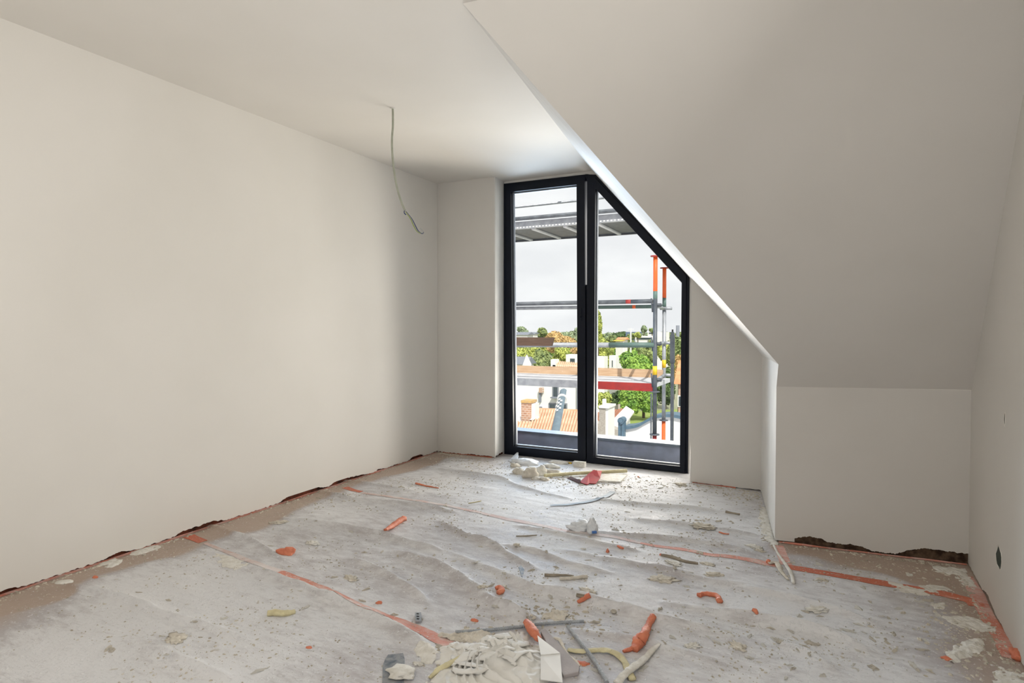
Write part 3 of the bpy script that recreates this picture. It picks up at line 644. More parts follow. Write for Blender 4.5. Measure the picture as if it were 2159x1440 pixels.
def slab(name, px, th, m, label, cat, hts=None, dz=.001):
    P = [fp(*q) for q in px]; z0 = max(p.z for p in P) + dz - .004
    P = [Vector((p.x, p.y, z0 + (hts[i] if hts else 0))) for i, p in enumerate(P)]
    o = MB().prism(P, (0, 0, th)).build(name, m, loc=(P[0].x, P[0].y, z0)); tag(o, label, cat)
    bv = o.modifiers.new('bevel', 'BEVEL'); bv.width = min(.002, th * .3); bv.segments = 2; return o
slab('timber_board', [(1140,1339),(1150,1333),(1222,1413),(1220,1425),(1188,1431),(1165,1390)], .014, 'greyboard', 'grey timber board lying under the rods in the foreground', 'board')
stick('dark_splinter', [(1111,1302),(1119,1318),(1130,1334),(1142,1352)], [.004,.006,.006,.004], 'wood', 'dark wooden splinter behind the thick foam plug', 'stick', .3, hts=[0,.01,.01,0])
dk = slab('dark_metal_plate', [(812,1392),(818,1383),(850,1380),(853,1391),(852,1440),(806,1442),(807,1405)], .006, 'zincdark', 'dusty dark metal plate at the bottom edge', 'plate')
blob('plaster_lump', (847, 1423), .040, 'lumpw', 'pale plaster splat half on the dark plate', 'plaster', 1.2, .9, .25, 0, 31, .5, ridged=True, dz=.006)
# punched metal bit
mb = empty('punched_metal_bit', fp(882, 1312), label='small punched galvanised metal bit on the orange tape', cat='metal bit')
a = fp(876, 1315); b = fp(889, 1315); c = fp(888, 1297); d = fp(875, 1297); h_ = Vector((0, 0, .004))
loc_mesh(MB().prism([a + h_, b + h_, c + h_, d + h_], (0, 0, .008)), 'metal_body', 'galv', mb)
for k in range(3):
    p = a.lerp(d, .2 + .3 * k).lerp(b.lerp(c, .2 + .3 * k), .42) + Vector((0, 0, .0125)); r_ = .0035
    loc_mesh(MB().box(p - Vector((r_ * 1.5, r_, 0)), p + Vector((r_ * 1.5, r_, .0006))), 'punched_slot', 'black', mb)
slab('dark_metal_bit', [(1093,1212),(1099,1209),(1106,1218),(1101,1221)], .005, 'zincdark', 'small dark rectangular bit left of the wooden sticks', 'metal bit')
# sticks
stick('wooden_stick', [(1148,1215),(1175,1215),(1210,1216)], [.009,.008,.004], 'wood', 'split wooden stick, rear one of two in mid floor', 'stick', .2, seed=41)
stick('wooden_stick', [(1180,1223),(1205,1222),(1238,1219)], [.010,.009,.011], 'lump', 'pale rounded stick, front one of two in mid floor', 'stick', .25, seed=42)
stick('wooden_stick', [(1394,1172),(1420,1178),(1445,1186),(1472,1190)], [.008,.010,.009,.007], 'wood', 'long grey stick with an orange tip', 'stick', .25, seed=43)
stick('wooden_stick', [(1088,1131),(1110,1131),(1132,1129)], [.003,.004,.003], 'wood', 'thin twig in the middle of the floor', 'stick', .2)
stick('wooden_stick', [(1216,1259),(1232,1260)], [.009,.009], 'wood', 'short wood chip behind the orange plug', 'stick', .2)
stick('wooden_stick', [(988,1062),(1000,1060),(1014,1057)], [.004,.004,.004], 'yellow', 'short yellowish splinter at the back of the floor', 'stick', .2)
stick('wooden_stick', [(1530,1081),(1546,1083),(1560,1086)], [.009,.006,.007], 'wood', 'grey stick before the side wall', 'stick', .3)
# curved grey strip, crumpled film
ribbon('curved_strip', [(1160,1069),(1185,1067),(1220,1064),(1255,1056),(1275,1050),(1292,1039)], (.025, .042), 'strip', 'long curved grey blue strip behind the white film', 'strip', dz=.006)
cf = empty('crumpled_film', fp(1234, 1118), label='crumpled white film with a blue edge on the tape line', cat='film')
P0 = cf.location
me = blobdata(51, 4, .060, .038, .040, .55, 1.7, True); me.polygons.foreach_set('use_smooth', [True] * len(me.polygons)); me.materials.append(M['cloth']); o = bpy.data.objects.new('film_wad', me); C.objects.link(o); o.parent = cf; o.location = (-.03, 0, -.004); o.rotation_euler.z = .3
me2 = blobdata(52, 4, .030, .032, .058, .4, 1.6, True); me2.polygons.foreach_set('use_smooth', [True] * len(me2.polygons)); me2.materials.append(M['cloth']); o = bpy.data.objects.new('film_wad', me2); C.objects.link(o); o.parent = cf; o.location = (.045, -.01, -.004)
loc_mesh(MB().tube([P0 + Vector((.06, -.055, .012)), P0 + Vector((.085, -.045, .014))], .008, 8), 'blue_edge', 'glove', cf)

# the spill by the doors
def sheetpiece(name, px, hts, th, m, label, cat):
    P = [fp(q[0], q[1], hts[i]) for i, q in enumerate(px)]
    n = (P[1] - P[0]).cross(P[2] - P[0]).normalized()
    if n.z < 0: n = -n
    c = sum(P, Vector()) / len(P); o = MB().prism(P, n * th).build(name, m, loc=(c.x, c.y, fz(c.x, c.y))); tag(o, label, cat); return o
rd = sheetpiece('red_plate', [(1222,1019),(1238,1024),(1243,1021),(1256,1022),(1265,1014),(1269,1004),(1258,1005),(1252,1003),(1241,1008)], [.006,.005,.005,.006,.02,.040,.045,.045,.032], .004, 'red', 'torn glossy red sheet piece before the doors', 'sheet')
sheetpiece('red_plate_flap', [(1196,1010),(1222,1021),(1225,1017),(1204,1008)], [.004,.004,.012,.008], .004, 'reddark', 'dark brown flap left of the torn red sheet', 'sheet')
slab('pale_board', [(1245,1016),(1308,1019),(1322,1004),(1258,1001)], .012, 'lumpw', 'pale board offcut behind the red sheet', 'board')
CH = 'plaster'
blob('plaster_chunk', (1121, 1004), .072, 'lump', 'largest rounded plaster chunk in the rubble at the doors', CH, 1.0, .8, 1.0, .2, 61, .25, rough and 3 if False else 3) if False else None
for i, (px, s, sx, sy, sz, m, lab) in enumerate([
    ((1118, 1006), .062, 1.05, .8, 1.05, 'lump', 'largest rounded beige chunk in the rubble at the doors'),
    ((1096, 999), .050, 1.3, .7, .75, 'lump', 'long brown-shaded chunk left of the largest one at the doors'),
    ((1086, 984), .038, 1.1, .9, .7, 'lump', 'round chunk at the left end of the door rubble'),
    ((1142, 1001), .052, .9, .8, 1.1, 'lumpw', 'upright creased chunk right of the largest one at the doors'),
    ((1164, 1000), .062, 1.3, .8, .55, 'lump', 'flat chunk with a pinkish streak beside the yellow rod'),
    ((1108, 977), .075, 1.5, .9, .45, 'cloth', 'white crumpled sheet remnant behind the door rubble'),
    ((1163, 985), .055, 1.4, .8, .45, 'lumpw', 'pale flat lump in the rear of the door rubble'),
    ((1177, 977), .050, 1.6, .6, .4, 'lumpw', 'whitish lump against the door threshold'),
    ((1130, 1010), .030, 1.2, .8, .6, 'lumpw', 'small white chunk at the front of the door rubble'),
    ((1148, 1012), .030, 1.2, .8, .6, 'lump', 'small beige chunk at the end of the yellow rod'),
    ((1272, 1016), .035, 1.4, .8, .4, 'lumpw', 'crumbly lump right of the red sheet')]):
    blob('plaster_chunk', px, s, m, lab, CH, sx, sy, sz, rnd.uniform(-.4, .6), 61 + i, .4, ridged=(i % 2 == 1), freq=1.9)
cp = sheetpiece('crumpled_wrap', [(1073,972),(1093,958),(1093,972),(1084,980)], [.0,.03,.035,.0], .004, 'cloth', 'upstanding crumpled clear wrap at the left of the doors', 'film')
blk = fp(1222, 984); tag(MB().box(blk + Vector((-.052, -.02, -.002)), blk + Vector((.052, .02, .045))).build('plaster_block', 'lumpw', loc=blk), 'small brick shaped plaster block at the door threshold', CH)
stick('door_packer', [(1192,976),(1205,978)], [.008,.008], 'sticker', 'ochre packer at the door threshold', 'packer', .2)

HP = {}
# foreground heap: creamy folded plaster
def heap(name, poly, hmax, m, label, seed, res=.004, fr_=14, soft=False):
    P = [flo(*q) for q in poly]; xs = [p.x for p in P]; ys = [p.y for p in P]
    x0, x1, y0, y1 = min(xs), max(xs), min(ys), max(ys); nx_ = int((x1 - x0) / res) + 1; ny_ = int((y1 - y0) / res) + 1
    XX, YY = np.meshgrid(np.linspace(x0, x1, nx_), np.linspace(y0, y1, ny_)); inside = np.zeros(XX.shape, bool); dist = np.full(XX.shape, 9.)
    for i in range(len(P)):
        a, b = P[i], P[(i + 1) % len(P)]
        c_ = ((a.y > YY) != (b.y > YY)) & (XX < (b.x - a.x) * (YY - a.y) / (b.y - a.y + 1e-12) + a.x); inside ^= c_
        dx, dy = b.x - a.x, b.y - a.y; t_ = np.clip(((XX - a.x) * dx + (YY - a.y) * dy) / (dx * dx + dy * dy), 0, 1)
        dist = np.minimum(dist, np.hypot(XX - a.x - t_ * dx, YY - a.y - t_ * dy))
    sd_ = np.where(inside, dist, -dist) + .04 * vnoise(XX * 22, YY * 22, seed) + .03 * vnoise(XX * 60, YY * 60, seed + 20)
    wx = vnoise(XX * 9, YY * 9, seed + 1) * .12; wy = vnoise(XX * 9, YY * 9, seed + 2) * .12
    rd_ = 1 - 2 * np.abs(vnoise((XX + wx) * fr_, (YY + wy) * fr_ * 1.8, seed + 3)) * 2
    rd2 = 1 - 2 * np.abs(vnoise((XX + wy) * fr_ * 2.3, (YY + wx) * fr_ * 3, seed + 4)) * 2
    hh = hmax * np.clip(sd_ / .07, 0, 1) ** .6 * (.45 + .55 * rd_ * .7 + .25 * rd2)
    if soft:   # long curling folds, like spread cream
        ph = XX * 150 + YY * 70 + vnoise(XX * 7, YY * 7, seed + 6) * 42 + vnoise(XX * 17, YY * 17, seed + 7) * 7
        fold = 1 - np.abs(np.sin(ph * .5)) ** .7
        hh = hmax * np.clip(sd_ / .09, 0, 1) ** .7 * (.38 + .60 * fold * (.6 + vnoise(XX * 12, YY * 12, seed + 8)) + .55 * vnoise(XX * 6, YY * 6, seed + 9) + .12 * rd2)
    V_ = []; base = np.zeros(XX.shape)
    for i in range(ny_):
        for j in range(nx_): base[i, j] = fz(XX[i, j], YY[i, j])
    ZZ = base + np.where(sd_ > 0, np.maximum(hh, .002), -.004)
    HP[name] = HP.get(name, []) + [(x0, x1, y0, y1, ZZ)]
    keep = sd_ > -.008; idm = -np.ones(XX.shape, int); 
    for i in range(ny_):
        for j in range(nx_):
            if keep[i, j]: idm[i, j] = len(V_); V_.append((XX[i, j], YY[i, j], ZZ[i, j]))
    Fc = [(idm[i, j], idm[i, j + 1], idm[i + 1, j + 1], idm[i + 1, j]) for i in range(ny_ - 1) for j in range(nx_ - 1) if idm[i, j] >= 0 and idm[i, j + 1] >= 0 and idm[i + 1, j + 1] >= 0 and idm[i + 1, j] >= 0]
    c = sum(P, Vector()) / len(P); o = mesh(name, V_, Fc, m, loc=(c.x, c.y, fz(c.x, c.y)), smooth=True); tag(o, label, CH); return o
heap('plaster_heap', [(925,1372),(960,1358),(1010,1368),(1030,1350),(1075,1338),(1105,1336),(1130,1368),(1150,1385),(1160,1440),(1120,1475),(960,1475),(900,1440),(935,1405)], .058, 'cream', 'big creamy folded heap of wet-looking plaster at the bottom edge', 71, res=.003, fr_=9, soft=True)
heap('plaster_heap', [(930,1338),(960,1332),(1030,1328),(1040,1338),(1034,1358),(985,1362),(940,1350)], .022, 'lump', 'ridged dried plaster string heap over the tape end', 75, fr_=20)
heap('plaster_heap', [(1145,1296),(1170,1288),(1195,1290),(1192,1308),(1170,1314),(1148,1306)], .030, 'lump', 'small crinkled plaster clump behind the crosswise rod', 78, fr_=26)
heap('plaster_heap', [(870,1370),(900,1362),(925,1378),(915,1398),(885,1398)], .012, 'lumpw', 'flat scraped plaster patch left of the big heap', 81, fr_=24)
hx0, hx1, hy0, hy1, hZ = HP['plaster_heap'][0]
def hz_at(x, y):
    i = int((y - hy0) / (hy1 - hy0) * (hZ.shape[0] - 1)); j = int((x - hx0) / (hx1 - hx0) * (hZ.shape[1] - 1))
    return float(hZ[min(max(i, 0), hZ.shape[0] - 1), min(max(j, 0), hZ.shape[1] - 1)])
rc = random.Random(12); curl_n = 0
while curl_n < 15:
    c = flo(rc.uniform(945, 1125), rc.uniform(1352, 1440)); ang = rc.uniform(-.7, 1.2); rad = rc.uniform(.025, .07) * rc.choice((-1, 1)); arc = rc.uniform(1.0, 2.4)
    P = []
    for k in range(15):
        t_ = (k / 14 - .5) * arc; x = c.x + math.cos(ang) * rad * math.sin(t_) * 1.5 - math.sin(ang) * rad * (1 - math.cos(t_)); y = c.y + math.sin(ang) * rad * math.sin(t_) * 1.5 + math.cos(ang) * rad * (1 - math.cos(t_))
        P.append(Vector((x, y, 0)))
    zs = [hz_at(p.x, p.y) for p in P]
    for k, p in enumerate(P): a = max(0, k - 4); b = min(15, k + 5); p.z = sum(zs[a:b]) / (b - a) + .003 + .004 * math.sin(k / 14 * math.pi)
    R0 = rc.uniform(.010, .024); rr = [R0 * (.25 + .75 * math.sin(math.pi * min(max(k / 14, .04), .96)) ** .5) * (1 + .35 * noise.noise(Vector((k * .5, curl_n, 0)))) for k in range(15)]
    o = MB().tube(P, rr, 12, .7, .32, curl_n).build('plaster_curl', 'cream', loc=P[7], smooth=True); tag(o, 'soft curl of plaster on the big foreground heap', CH, 'plaster curls on the big heap'); curl_n += 1
wq = [fp(*q) for q in [(1133,1372),(1181,1396),(1160,1403),(1140,1408),(1186,1450),(1140,1450)]]; wz = [.055, .030, .040, .044, .016, .026]
wq = [p + Vector((0, 0, wz[i])) for i, p in enumerate(wq)]
wb = MB().prism([wq[0], wq[1], wq[3]], (0, 0, .0025)); wb.prism([wq[3] - Vector((0, 0, .003)), wq[1] - Vector((0, 0, .003)), wq[4], wq[5]], (0, 0, .0025))
tag(wb.build('white_sheet_piece', 'paper', loc=(wq[3].x, wq[3].y, fz(wq[3].x, wq[3].y))), 'folded glossy white sheet standing at the right of the heap', 'sheet')
# plaster splash at the side wall corner
stick('plaster_splash', [(1631,1150),(1641,1170),(1655,1190),(1668,1212),(1673,1232)], [.006,.007,.009,.010,.007], 'lumpw', 'white plaster run dripping from the side wall corner', CH, .4, flat=.5, seed=81)
stick('plaster_splash', [(1620,1190),(1637,1190),(1645,1205),(1662,1224)], [.012,.014,.012,.006], 'lump', 'curled beige plaster run left of the white run', CH, .4, flat=.4, seed=82)
heap('plaster_splash', [(1612,1068),(1622,1090),(1632,1120),(1640,1152),(1628,1150),(1612,1138),(1606,1110),(1600,1090)], .012, 'lumpw', 'plaster drips along the foot of the side wall', 84, fr_=28)
heap('plaster_splash', [(1990,1375),(2030,1355),(2070,1350),(2080,1372),(2050,1392),(2005,1400)], .018, 'lumpw', 'largest plaster smear patch at lower right', 86, fr_=24)
heap('plaster_splash', [(2085,1425),(2130,1415),(2165,1420),(2165,1450),(2100,1450)], .015, 'lumpw', 'plaster splash in the bottom right corner', 88, fr_=24)
heap('plaster_splash', [(1985,1300),(2010,1297),(2060,1305),(2105,1325),(2080,1338),(2010,1318)], .010, 'lumpw', 'torn plaster smear near the right wall', 90, fr_=24)
heap('plaster_splash', [(1872,1228),(1900,1232),(1945,1245),(1962,1256),(1930,1255),(1880,1240)], .006, 'lumpw', 'pale plaster streak lying on the bright alcove tape', 91, fr_=30)
heap('plaster_splash', [(1935,1232),(1990,1238),(2010,1246),(1960,1250)], .005, 'lumpw', 'second pale streak further right on the alcove tape', 92, fr_=30)
heap('plaster_splash', [(1908,1208),(1935,1205),(1936,1214),(1915,1216)], .012, 'lumpw', 'isolated plaster splash in the alcove', 93, fr_=30)
heap('plaster_splash', [(1960,1275),(1995,1272),(1998,1284),(1965,1288)], .010, 'lumpw', 'plaster splash just below the alcove tape', 94, fr_=30)
heap('plaster_splash', [(1965,1192),(2035,1200),(2050,1225),(2055,1245),(2040,1240),(2010,1212),(1970,1205)], .012, 'lumpw', 'crusted plaster along the back of the alcove', 95, fr_=30)
heap('plaster_splash', [(215,1187),(245,1178),(262,1180),(255,1192),(228,1203)], .010, 'lumpw', 'rounded plaster splash near the left wall', 96, fr_=20)
heap('plaster_splash', [(275,1160),(330,1150),(340,1155),(300,1172),(275,1172)], .006, 'lumpw', 'smooth plaster smear beside the left wall', 97, fr_=12)
heap('plaster_splash', [(455,1168),(500,1180),(520,1195),(500,1205),(470,1195)], .006, 'lumpw', 'flat beige plaster smear left of the faint tape', 98, fr_=10)
blob('plaster_splash', (135, 1228), .030, 'lumpw', 'oval plaster pat near the left wall', CH, 1.4, .8, .3, YAW, 99, .2)
for i, (px, s, lab) in enumerate([((1420,1188),.045,'rounded flat pat at the foot of the long grey stick'), ((1492,1190),.034,'rounded lump right of the long grey stick'), ((1505,1212),.040,'cauliflower lump below the long grey stick'), ((1590,1153),.042,'oval pat before the side wall corner'), ((1602,1162),.024,'smaller pat beside the oval one'), ((1400,1222),.055,'ragged flat lump in the right middle of the floor'), ((1725,1285),.045,'pale oval lump in the right foreground'), ((1733,1223),.022,'small clod below the alcove tape'), ((1480,1110),.060,'crumbled clod cluster before the side wall'), ((1460,1363),.026,'grey clod near the long foam stick'), ((1555,1362),.035,'pale stuck pat at the bottom right of centre'), ((1018,1238),.020,'round clod left of the hooked foam curl'), ((1064,1236),.014,'small clod right of the hooked foam curl'), ((1240,1247),.040,'flat crumbly pat behind the orange plug'), ((372,1348),.050,'ragged lump in the lower left foreground'), ((660,1145),.040,'dark crumbly clod in the left middle'), ((590,1102),.045,'pale clod beside the left fold'), ((740,1220),.040,'brownish crumbly clod near the long tape'), ((880,1400),.018,'small clod beside the dark plate'), ((950,1372),.030,'knobbly clod at the tape end'), ((1090,1150),.020,'bent clod in mid floor'), ((1230,1158),.014,'pebble like clod in mid floor'), ((1475,1166),.02,'clod on the tape near the corner'), ((1435,1022),.05,'crumbly mound at the right door jamb')]):
    blob('plaster_clod', px, s * .68, 'lump' if i % 3 else 'lumpw', lab, CH, 1.4, .85, .26 if s > .03 else .5, rnd.uniform(-.6, .6), 120 + i, .75, ridged=True, freq=2.6, sub=4)

# countable flakes, copies of a few shapes, told apart only by the part of the floor they lie on
protos = []
for k in range(8):
    me = blobdata(200 + k, 2, 1, rnd.uniform(.35, .9), rnd.uniform(.18, .45), .9, 2.4); me.materials.append(M['lumpw' if k % 3 else 'lump'])
    protos.append(me)
def inroom(x, y):
    if x < -3.2 or x > .6 or y < .9: return False
    if y > 4.95 or (x > -.95 and y > 4.80): return False
    if x > -.16 - (y - 3.725) * .14 - .06 and y > 3.66: return False
    return True
areas = [  # px box, count, label
 ((560, 1010, 1040, 1190), 34, 'small plaster flake on the far left part of the sheet', 'plaster flakes far left'),
 ((1040, 1020, 1600, 1140), 46, 'small plaster flake between the doors and the pink tape', 'plaster flakes before the doors'),
 ((1000, 1150, 1620, 1300), 56, 'small plaster flake in the middle of the sheet', 'plaster flakes mid floor'),
 ((200, 1200, 900, 1430), 40, 'small plaster flake in the left foreground', 'plaster flakes left foreground'),
 ((1250, 1310, 1900, 1435), 45, 'small plaster flake in the right foreground', 'plaster flakes right foreground'),
 ((1660, 1180, 2110, 1420), 100, 'small plaster flake by the alcove and right wall', 'plaster flakes at right')]
for (x0, y0, x1, y1), n, lab, grp in areas:
    c = 0
    while c < n:
        p = flo(rnd.uniform(x0, x1), rnd.uniform(y0, y1))
        if not inroom(p.x, p.y): continue
        s = .006 + .012 * rnd.random() ** 2.2
        o = bpy.data.objects.new('plaster_flake', protos[rnd.randrange(8)]); C.objects.link(o)
        o.location = (p.x, p.y, fz(p.x, p.y) - .001); o.rotation_euler.z = rnd.uniform(0, 6.3); o.scale = (s * rnd.uniform(1, 1.7), s, s)
        tag(o, lab, 'plaster', grp); c += 1
# uncountable crumbs
V_ = []; Fc = []; r2 = np.random.RandomState(5)
def crumb(x, y, s):
    z = fz(x, y); a = r2.rand() * 6.28; b = len(V_); k = 5
    el = 1 + r2.rand()
    for i in range(k):
        th = a + 6.283 * i / k; rr = s * (.7 + .6 * r2.rand()); dx, dy = math.cos(th) * rr * el, math.sin(th) * rr; V_.append((x + dx * math.cos(a) - dy * math.sin(a), y + dx * math.sin(a) + dy * math.cos(a), z - .0005))
    for i in range(k):
        q = V_[b + i]; V_.append((x + (q[0] - x) * .55, y + (q[1] - y) * .55, z + s * (.35 + .45 * r2.rand())))
    for i in range(k): Fc.append((b + i, b + (i + 1) % k, b + k + (i + 1) % k, b + k + i))
    Fc.append(tuple(b + k + i for i in range(k)))
cnt = 0
while cnt < 13000:
    x = r2.uniform(-3.2, .6); y = r2.uniform(1.0, 4.97)
    if not inroom(x, y): continue
    dn = noise.noise(Vector((x * 2.2, y * 2.2, 5))) + .6 * noise.noise(Vector((x * 7, y * 7, 8)))
    if dn + .22 < r2.rand() * .8: continue
    s = .0010 + .0042 * r2.rand() ** 5; 
    if y > 3: s *= 1.25
    crumb(x, y, s); cnt += 1
for cxp, cyp, n, sp_ in [(1460,1100,60,.12),(1180,1010,160,.16),(1110,995,120,.14),(1240,1020,60,.1),(1020,1375,120,.18),(1200,1300,90,.1),(1130,1310,60,.1),(1540,1035,160,.25),(1600,1048,120,.12),(2040,1215,160,.10),(2100,1330,200,.1),(2060,1380,160,.14),(985,970,120,.2),(960,960,60,.1),(700,1045,60,.12),(1350,1020,120,.25)]:
    c0 = flo(cxp, cyp)
    for _ in range(n):
        x = c0.x + r2.randn() * sp_; y = c0.y + r2.randn() * sp_ * .8
        if inroom(x, y): crumb(x, y, .003 + .006 * r2.rand() ** 2)
# crumbs broken off along the wall feet
for a_, b_, n in [((-3.225, 1.1), (-3.225, 4.95), 700), ((-3.2, 4.95), (-2.66, 4.95), 120), ((-.85, 4.83), (-.36, 4.79), 160), ((-.24, 3.7), (-.36, 4.78), 120), ((-.12, 3.69), (.66, 3.74), 260), ((.645, 3.7), (.63, 2.4), 420)]:
    for _ in range(n):
        t_ = r2.rand(); x = a_[0] + (b_[0] - a_[0]) * t_ + r2.randn() * .012; y = a_[1] + (b_[1] - a_[1]) * t_ + r2.randn() * .012
        if -3.25 < x < .66: crumb(x, y, .002 + .006 * r2.rand() ** 3)
o = mesh('plaster_crumbs', V_, Fc, 'crumb'); tag(o, 'fine plaster crumbs strewn over the whole sheet', 'crumbs', kind='stuff')

# ================================================================ outside
# slate upstand right outside the doors
t0 = flo(1088, 907, .17); t1 = flo(1436, 938, .17); t0.z = t1.z = 0
dr = (t1 - t0).normalized(); a = t0 - dr * 1.0; b = t1 + dr * 1.2; bk = Vector((-dr.y, dr.x, 0)) * .16; nearo = Vector((-dr.y, dr.x, 0)) * -.03
par = empty('parapet_upstand', (a + b) / 2 + Vector((0, 0, -.3)), label='dark slate clad upstand with a zinc cap outside the doors', cat='parapet')
def quadbox(A_, B_, near, far, z0, z1): return MB().prism([A_ + near + Vector((0, 0, z0)), B_ + near + Vector((0, 0, z0)), B_ + far + Vector((0, 0, z0)), A_ + far + Vector((0, 0, z0))], (0, 0, z1 - z0))
loc_mesh(quadbox(a, b, nearo * -.3, bk, -.3, .145), 'upstand_wall', 'parapet', par)
loc_mesh(quadbox(a, b, nearo * -.01, bk + bk * .12, .145, .168), 'zinc_cap', 'cap', par)
struct(MB().box((-4.2, 5.34, -.35), (1.2, 5.62, -.22)).build('floor_gutter', 'parapet'))

YN, YF = 6.95, 7.9
def tb(name, path, r, m, par=None, seg=12, label=None, cat=None, smooth=True):
    mb_ = MB().tube(path, r, seg)
    if par: return loc_mesh(mb_, name, m, par, smooth)
    o = mb_.build(name, m, loc=path[0], smooth=smooth); tag(o, label, cat); return o
# standards
def standard(px, ptop, Y, r, bands, label, collars):
    top_ = py(px, ptop, Y); x = top_.x; e_ = empty('scaffold_standard', (x, Y, -8), label=label, cat='scaffold pole')
    zz = [(py(px, q, Y).z if q is not None else -8.0) for q, _ in bands] + [-8.0]
    for i, (q, mk) in enumerate(bands):
        tb('tube_section', [Vector((x, Y, zz[i])), Vector((x, Y, zz[i + 1]))], r, mk, e_)
    for c_ in collars:
        z = py(px, c_, Y).z; tb('rosette', [Vector((x, Y, z - .006)), Vector((x, Y, z + .006))], r * 2.3, 'redp' if c_ < 600 else 'galvd', e_, 14)
    return e_
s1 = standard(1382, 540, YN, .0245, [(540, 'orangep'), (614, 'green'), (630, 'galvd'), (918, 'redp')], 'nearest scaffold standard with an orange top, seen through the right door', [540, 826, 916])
z = py(1382, 781, YN); tb('sticker_band', [Vector((s1.location.x, YN, z.z - .05)), Vector((s1.location.x, YN, z.z + .05))], .0252, 'sticker', s1)
s2 = standard(1401, 565, YF, .0245, [(565, 'orangep'), (628, 'green'), (650, 'galv'), (885, 'orangep')], 'rear scaffold standard behind the nearest one, orange at both ends', [565, 886])
z = py(1401, 767, YF); tb('sticker_band', [Vector((s2.location.x, YF, z.z - .05)), Vector((s2.location.x, YF, z.z + .05))], .0252, 'sticker', s2)
x3 = py(1418, 700, 7.3); e3 = empty('square_post', (x3.x, 7.3, -8), label='grey square post right of the scaffold standards', cat='post')
loc_mesh(MB().box((x3.x - .017, 7.283, -8), (x3.x + .017, 7.317, x3.z)), 'post_body', 'galvd', e3)
loc_mesh(MB().tube([Vector((x3.x, 7.3, x3.z)), Vector((x3.x, 7.3, x3.z + .03))], .01, 8), 'post_pin', 'black', e3)
z = py(1418, 765, 7.3).z; loc_mesh(MB().box((x3.x - .024, 7.276, z), (x3.x + .024, 7.324, x3.z - .03)), 'post_sleeve', 'galvd', e3)
# rails along x
def rail(Y, r, pxl, pyl, pxr, pyr, m, label, sec=None, xl=-7.0):
    A_ = py(pxl, pyl, Y); B_ = py(pxr, pyr, Y); z = (A_.z + B_.z) / 2; sl_ = (B_.z - A_.z) / (B_.x - A_.x)
    L0 = Vector((xl, Y, A_.z + sl_ * (xl - A_.x))); e_ = empty('scaffold_rail', L0, label=label, cat='scaffold rail')
    xs = [xl] + ([py(s_[0], 600, Y).x for s_ in (sec or [])]) + [B_.x]; ms_ = [m] + [s_[1] for s_ in (sec or [])]
    for i in range(len(ms_)): tb('tube_section', [Vector((xs[i], Y, A_.z + sl_ * (xs[i] - A_.x))), Vector((xs[i + 1], Y, A_.z + sl_ * (xs[i + 1] - A_.x)))], r, ms_[i], e_)
    return e_
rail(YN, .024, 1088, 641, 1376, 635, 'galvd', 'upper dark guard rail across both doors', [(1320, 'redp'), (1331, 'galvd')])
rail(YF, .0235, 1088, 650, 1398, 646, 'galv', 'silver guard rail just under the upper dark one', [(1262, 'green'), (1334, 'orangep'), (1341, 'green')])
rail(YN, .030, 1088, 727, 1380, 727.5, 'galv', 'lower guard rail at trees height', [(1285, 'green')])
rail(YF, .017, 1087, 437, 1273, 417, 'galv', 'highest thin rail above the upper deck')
# couplers between the standards
for zpx in (645, 727, 803):
    A_ = py(1382, zpx, YN); B_ = Vector((py(1401, zpx, YF).x, YF, A_.z))
    e_ = empty('scaffold_coupler', A_, label={645: 'upper transom with clamp joining the two standards', 727: 'middle transom with clamp joining the two standards', 803: 'deck level transom with clamp joining the two standards'}[zpx], cat='scaffold coupler')
    tb('transom', [A_ + Vector((.0, .028, 0)), B_ + Vector((0, -.028, 0))], .018, 'galv', e_)
    tb('clamp', [A_ + Vector((-.05, .03, .01)), A_ + Vector((.06, .03, .01))], .02, 'galvd', e_, 8)
    tb('clamp', [B_ + Vector((-.05, -.03, .0)), B_ + Vector((.10, -.03, .0))], .02, 'galv', e_, 8)
    tb('wedge', [A_ + Vector((-.045, -.01, .085)), A_ + Vector((-.03, -.01, -.07))], .009, 'galvd', e_, 6)
# planks
A_ = py(1088, 711, YN - .06); B_ = py(1168, 711, YN - .06); zb = py(1120, 729, YN - .06).z; B2 = py(1163, 729, YN - .06)
tag(MB().prism([Vector((-7, YN - .06, zb)), Vector((B2.x, YN - .06, zb)), Vector((B_.x, YN - .06, A_.z)), Vector((-7, YN - .06, A_.z))], (0, .03, 0)).build('guard_plank', 'plankd', loc=(-5, YN - .06, zb)), 'dark brown board end on the lower guard rail at left', 'plank')
zt = (py(1090, 772, YF - .06).z + py(1390, 778, YF - .06).z) / 2; zk = .565
xe = py(1397, 780, YF - .06).x
tag(MB().box((-7, YF - .06, zk), (xe, YF - .03, zt)).build('toe_board', 'plank', loc=(-4, YF - .06, zk)), 'light pine toe board standing along the far side of the deck', 'plank')
xd = py(1378, 810, YN).x
dk_ = empty('scaffold_deck', (-4, YN, zk - .08), label='lower scaffold deck with a grey and red front edge', cat='scaffold deck')
loc_mesh(MB().box((-7, YN + .02, zk - .05), (xd, YF - .065, zk)), 'deck_board', 'deck', dk_)
xr = py(1258, 818, YN).x
loc_mesh(MB().box((-7, YN - .01, zk - .085), (xr, YN + .018, zk + .004)), 'edge_beam', 'galv', dk_)
loc_mesh(MB().box((xr, YN - .01, zk - .085), (xd, YN + .018, zk + .004)), 'edge_beam', 'redp', dk_)
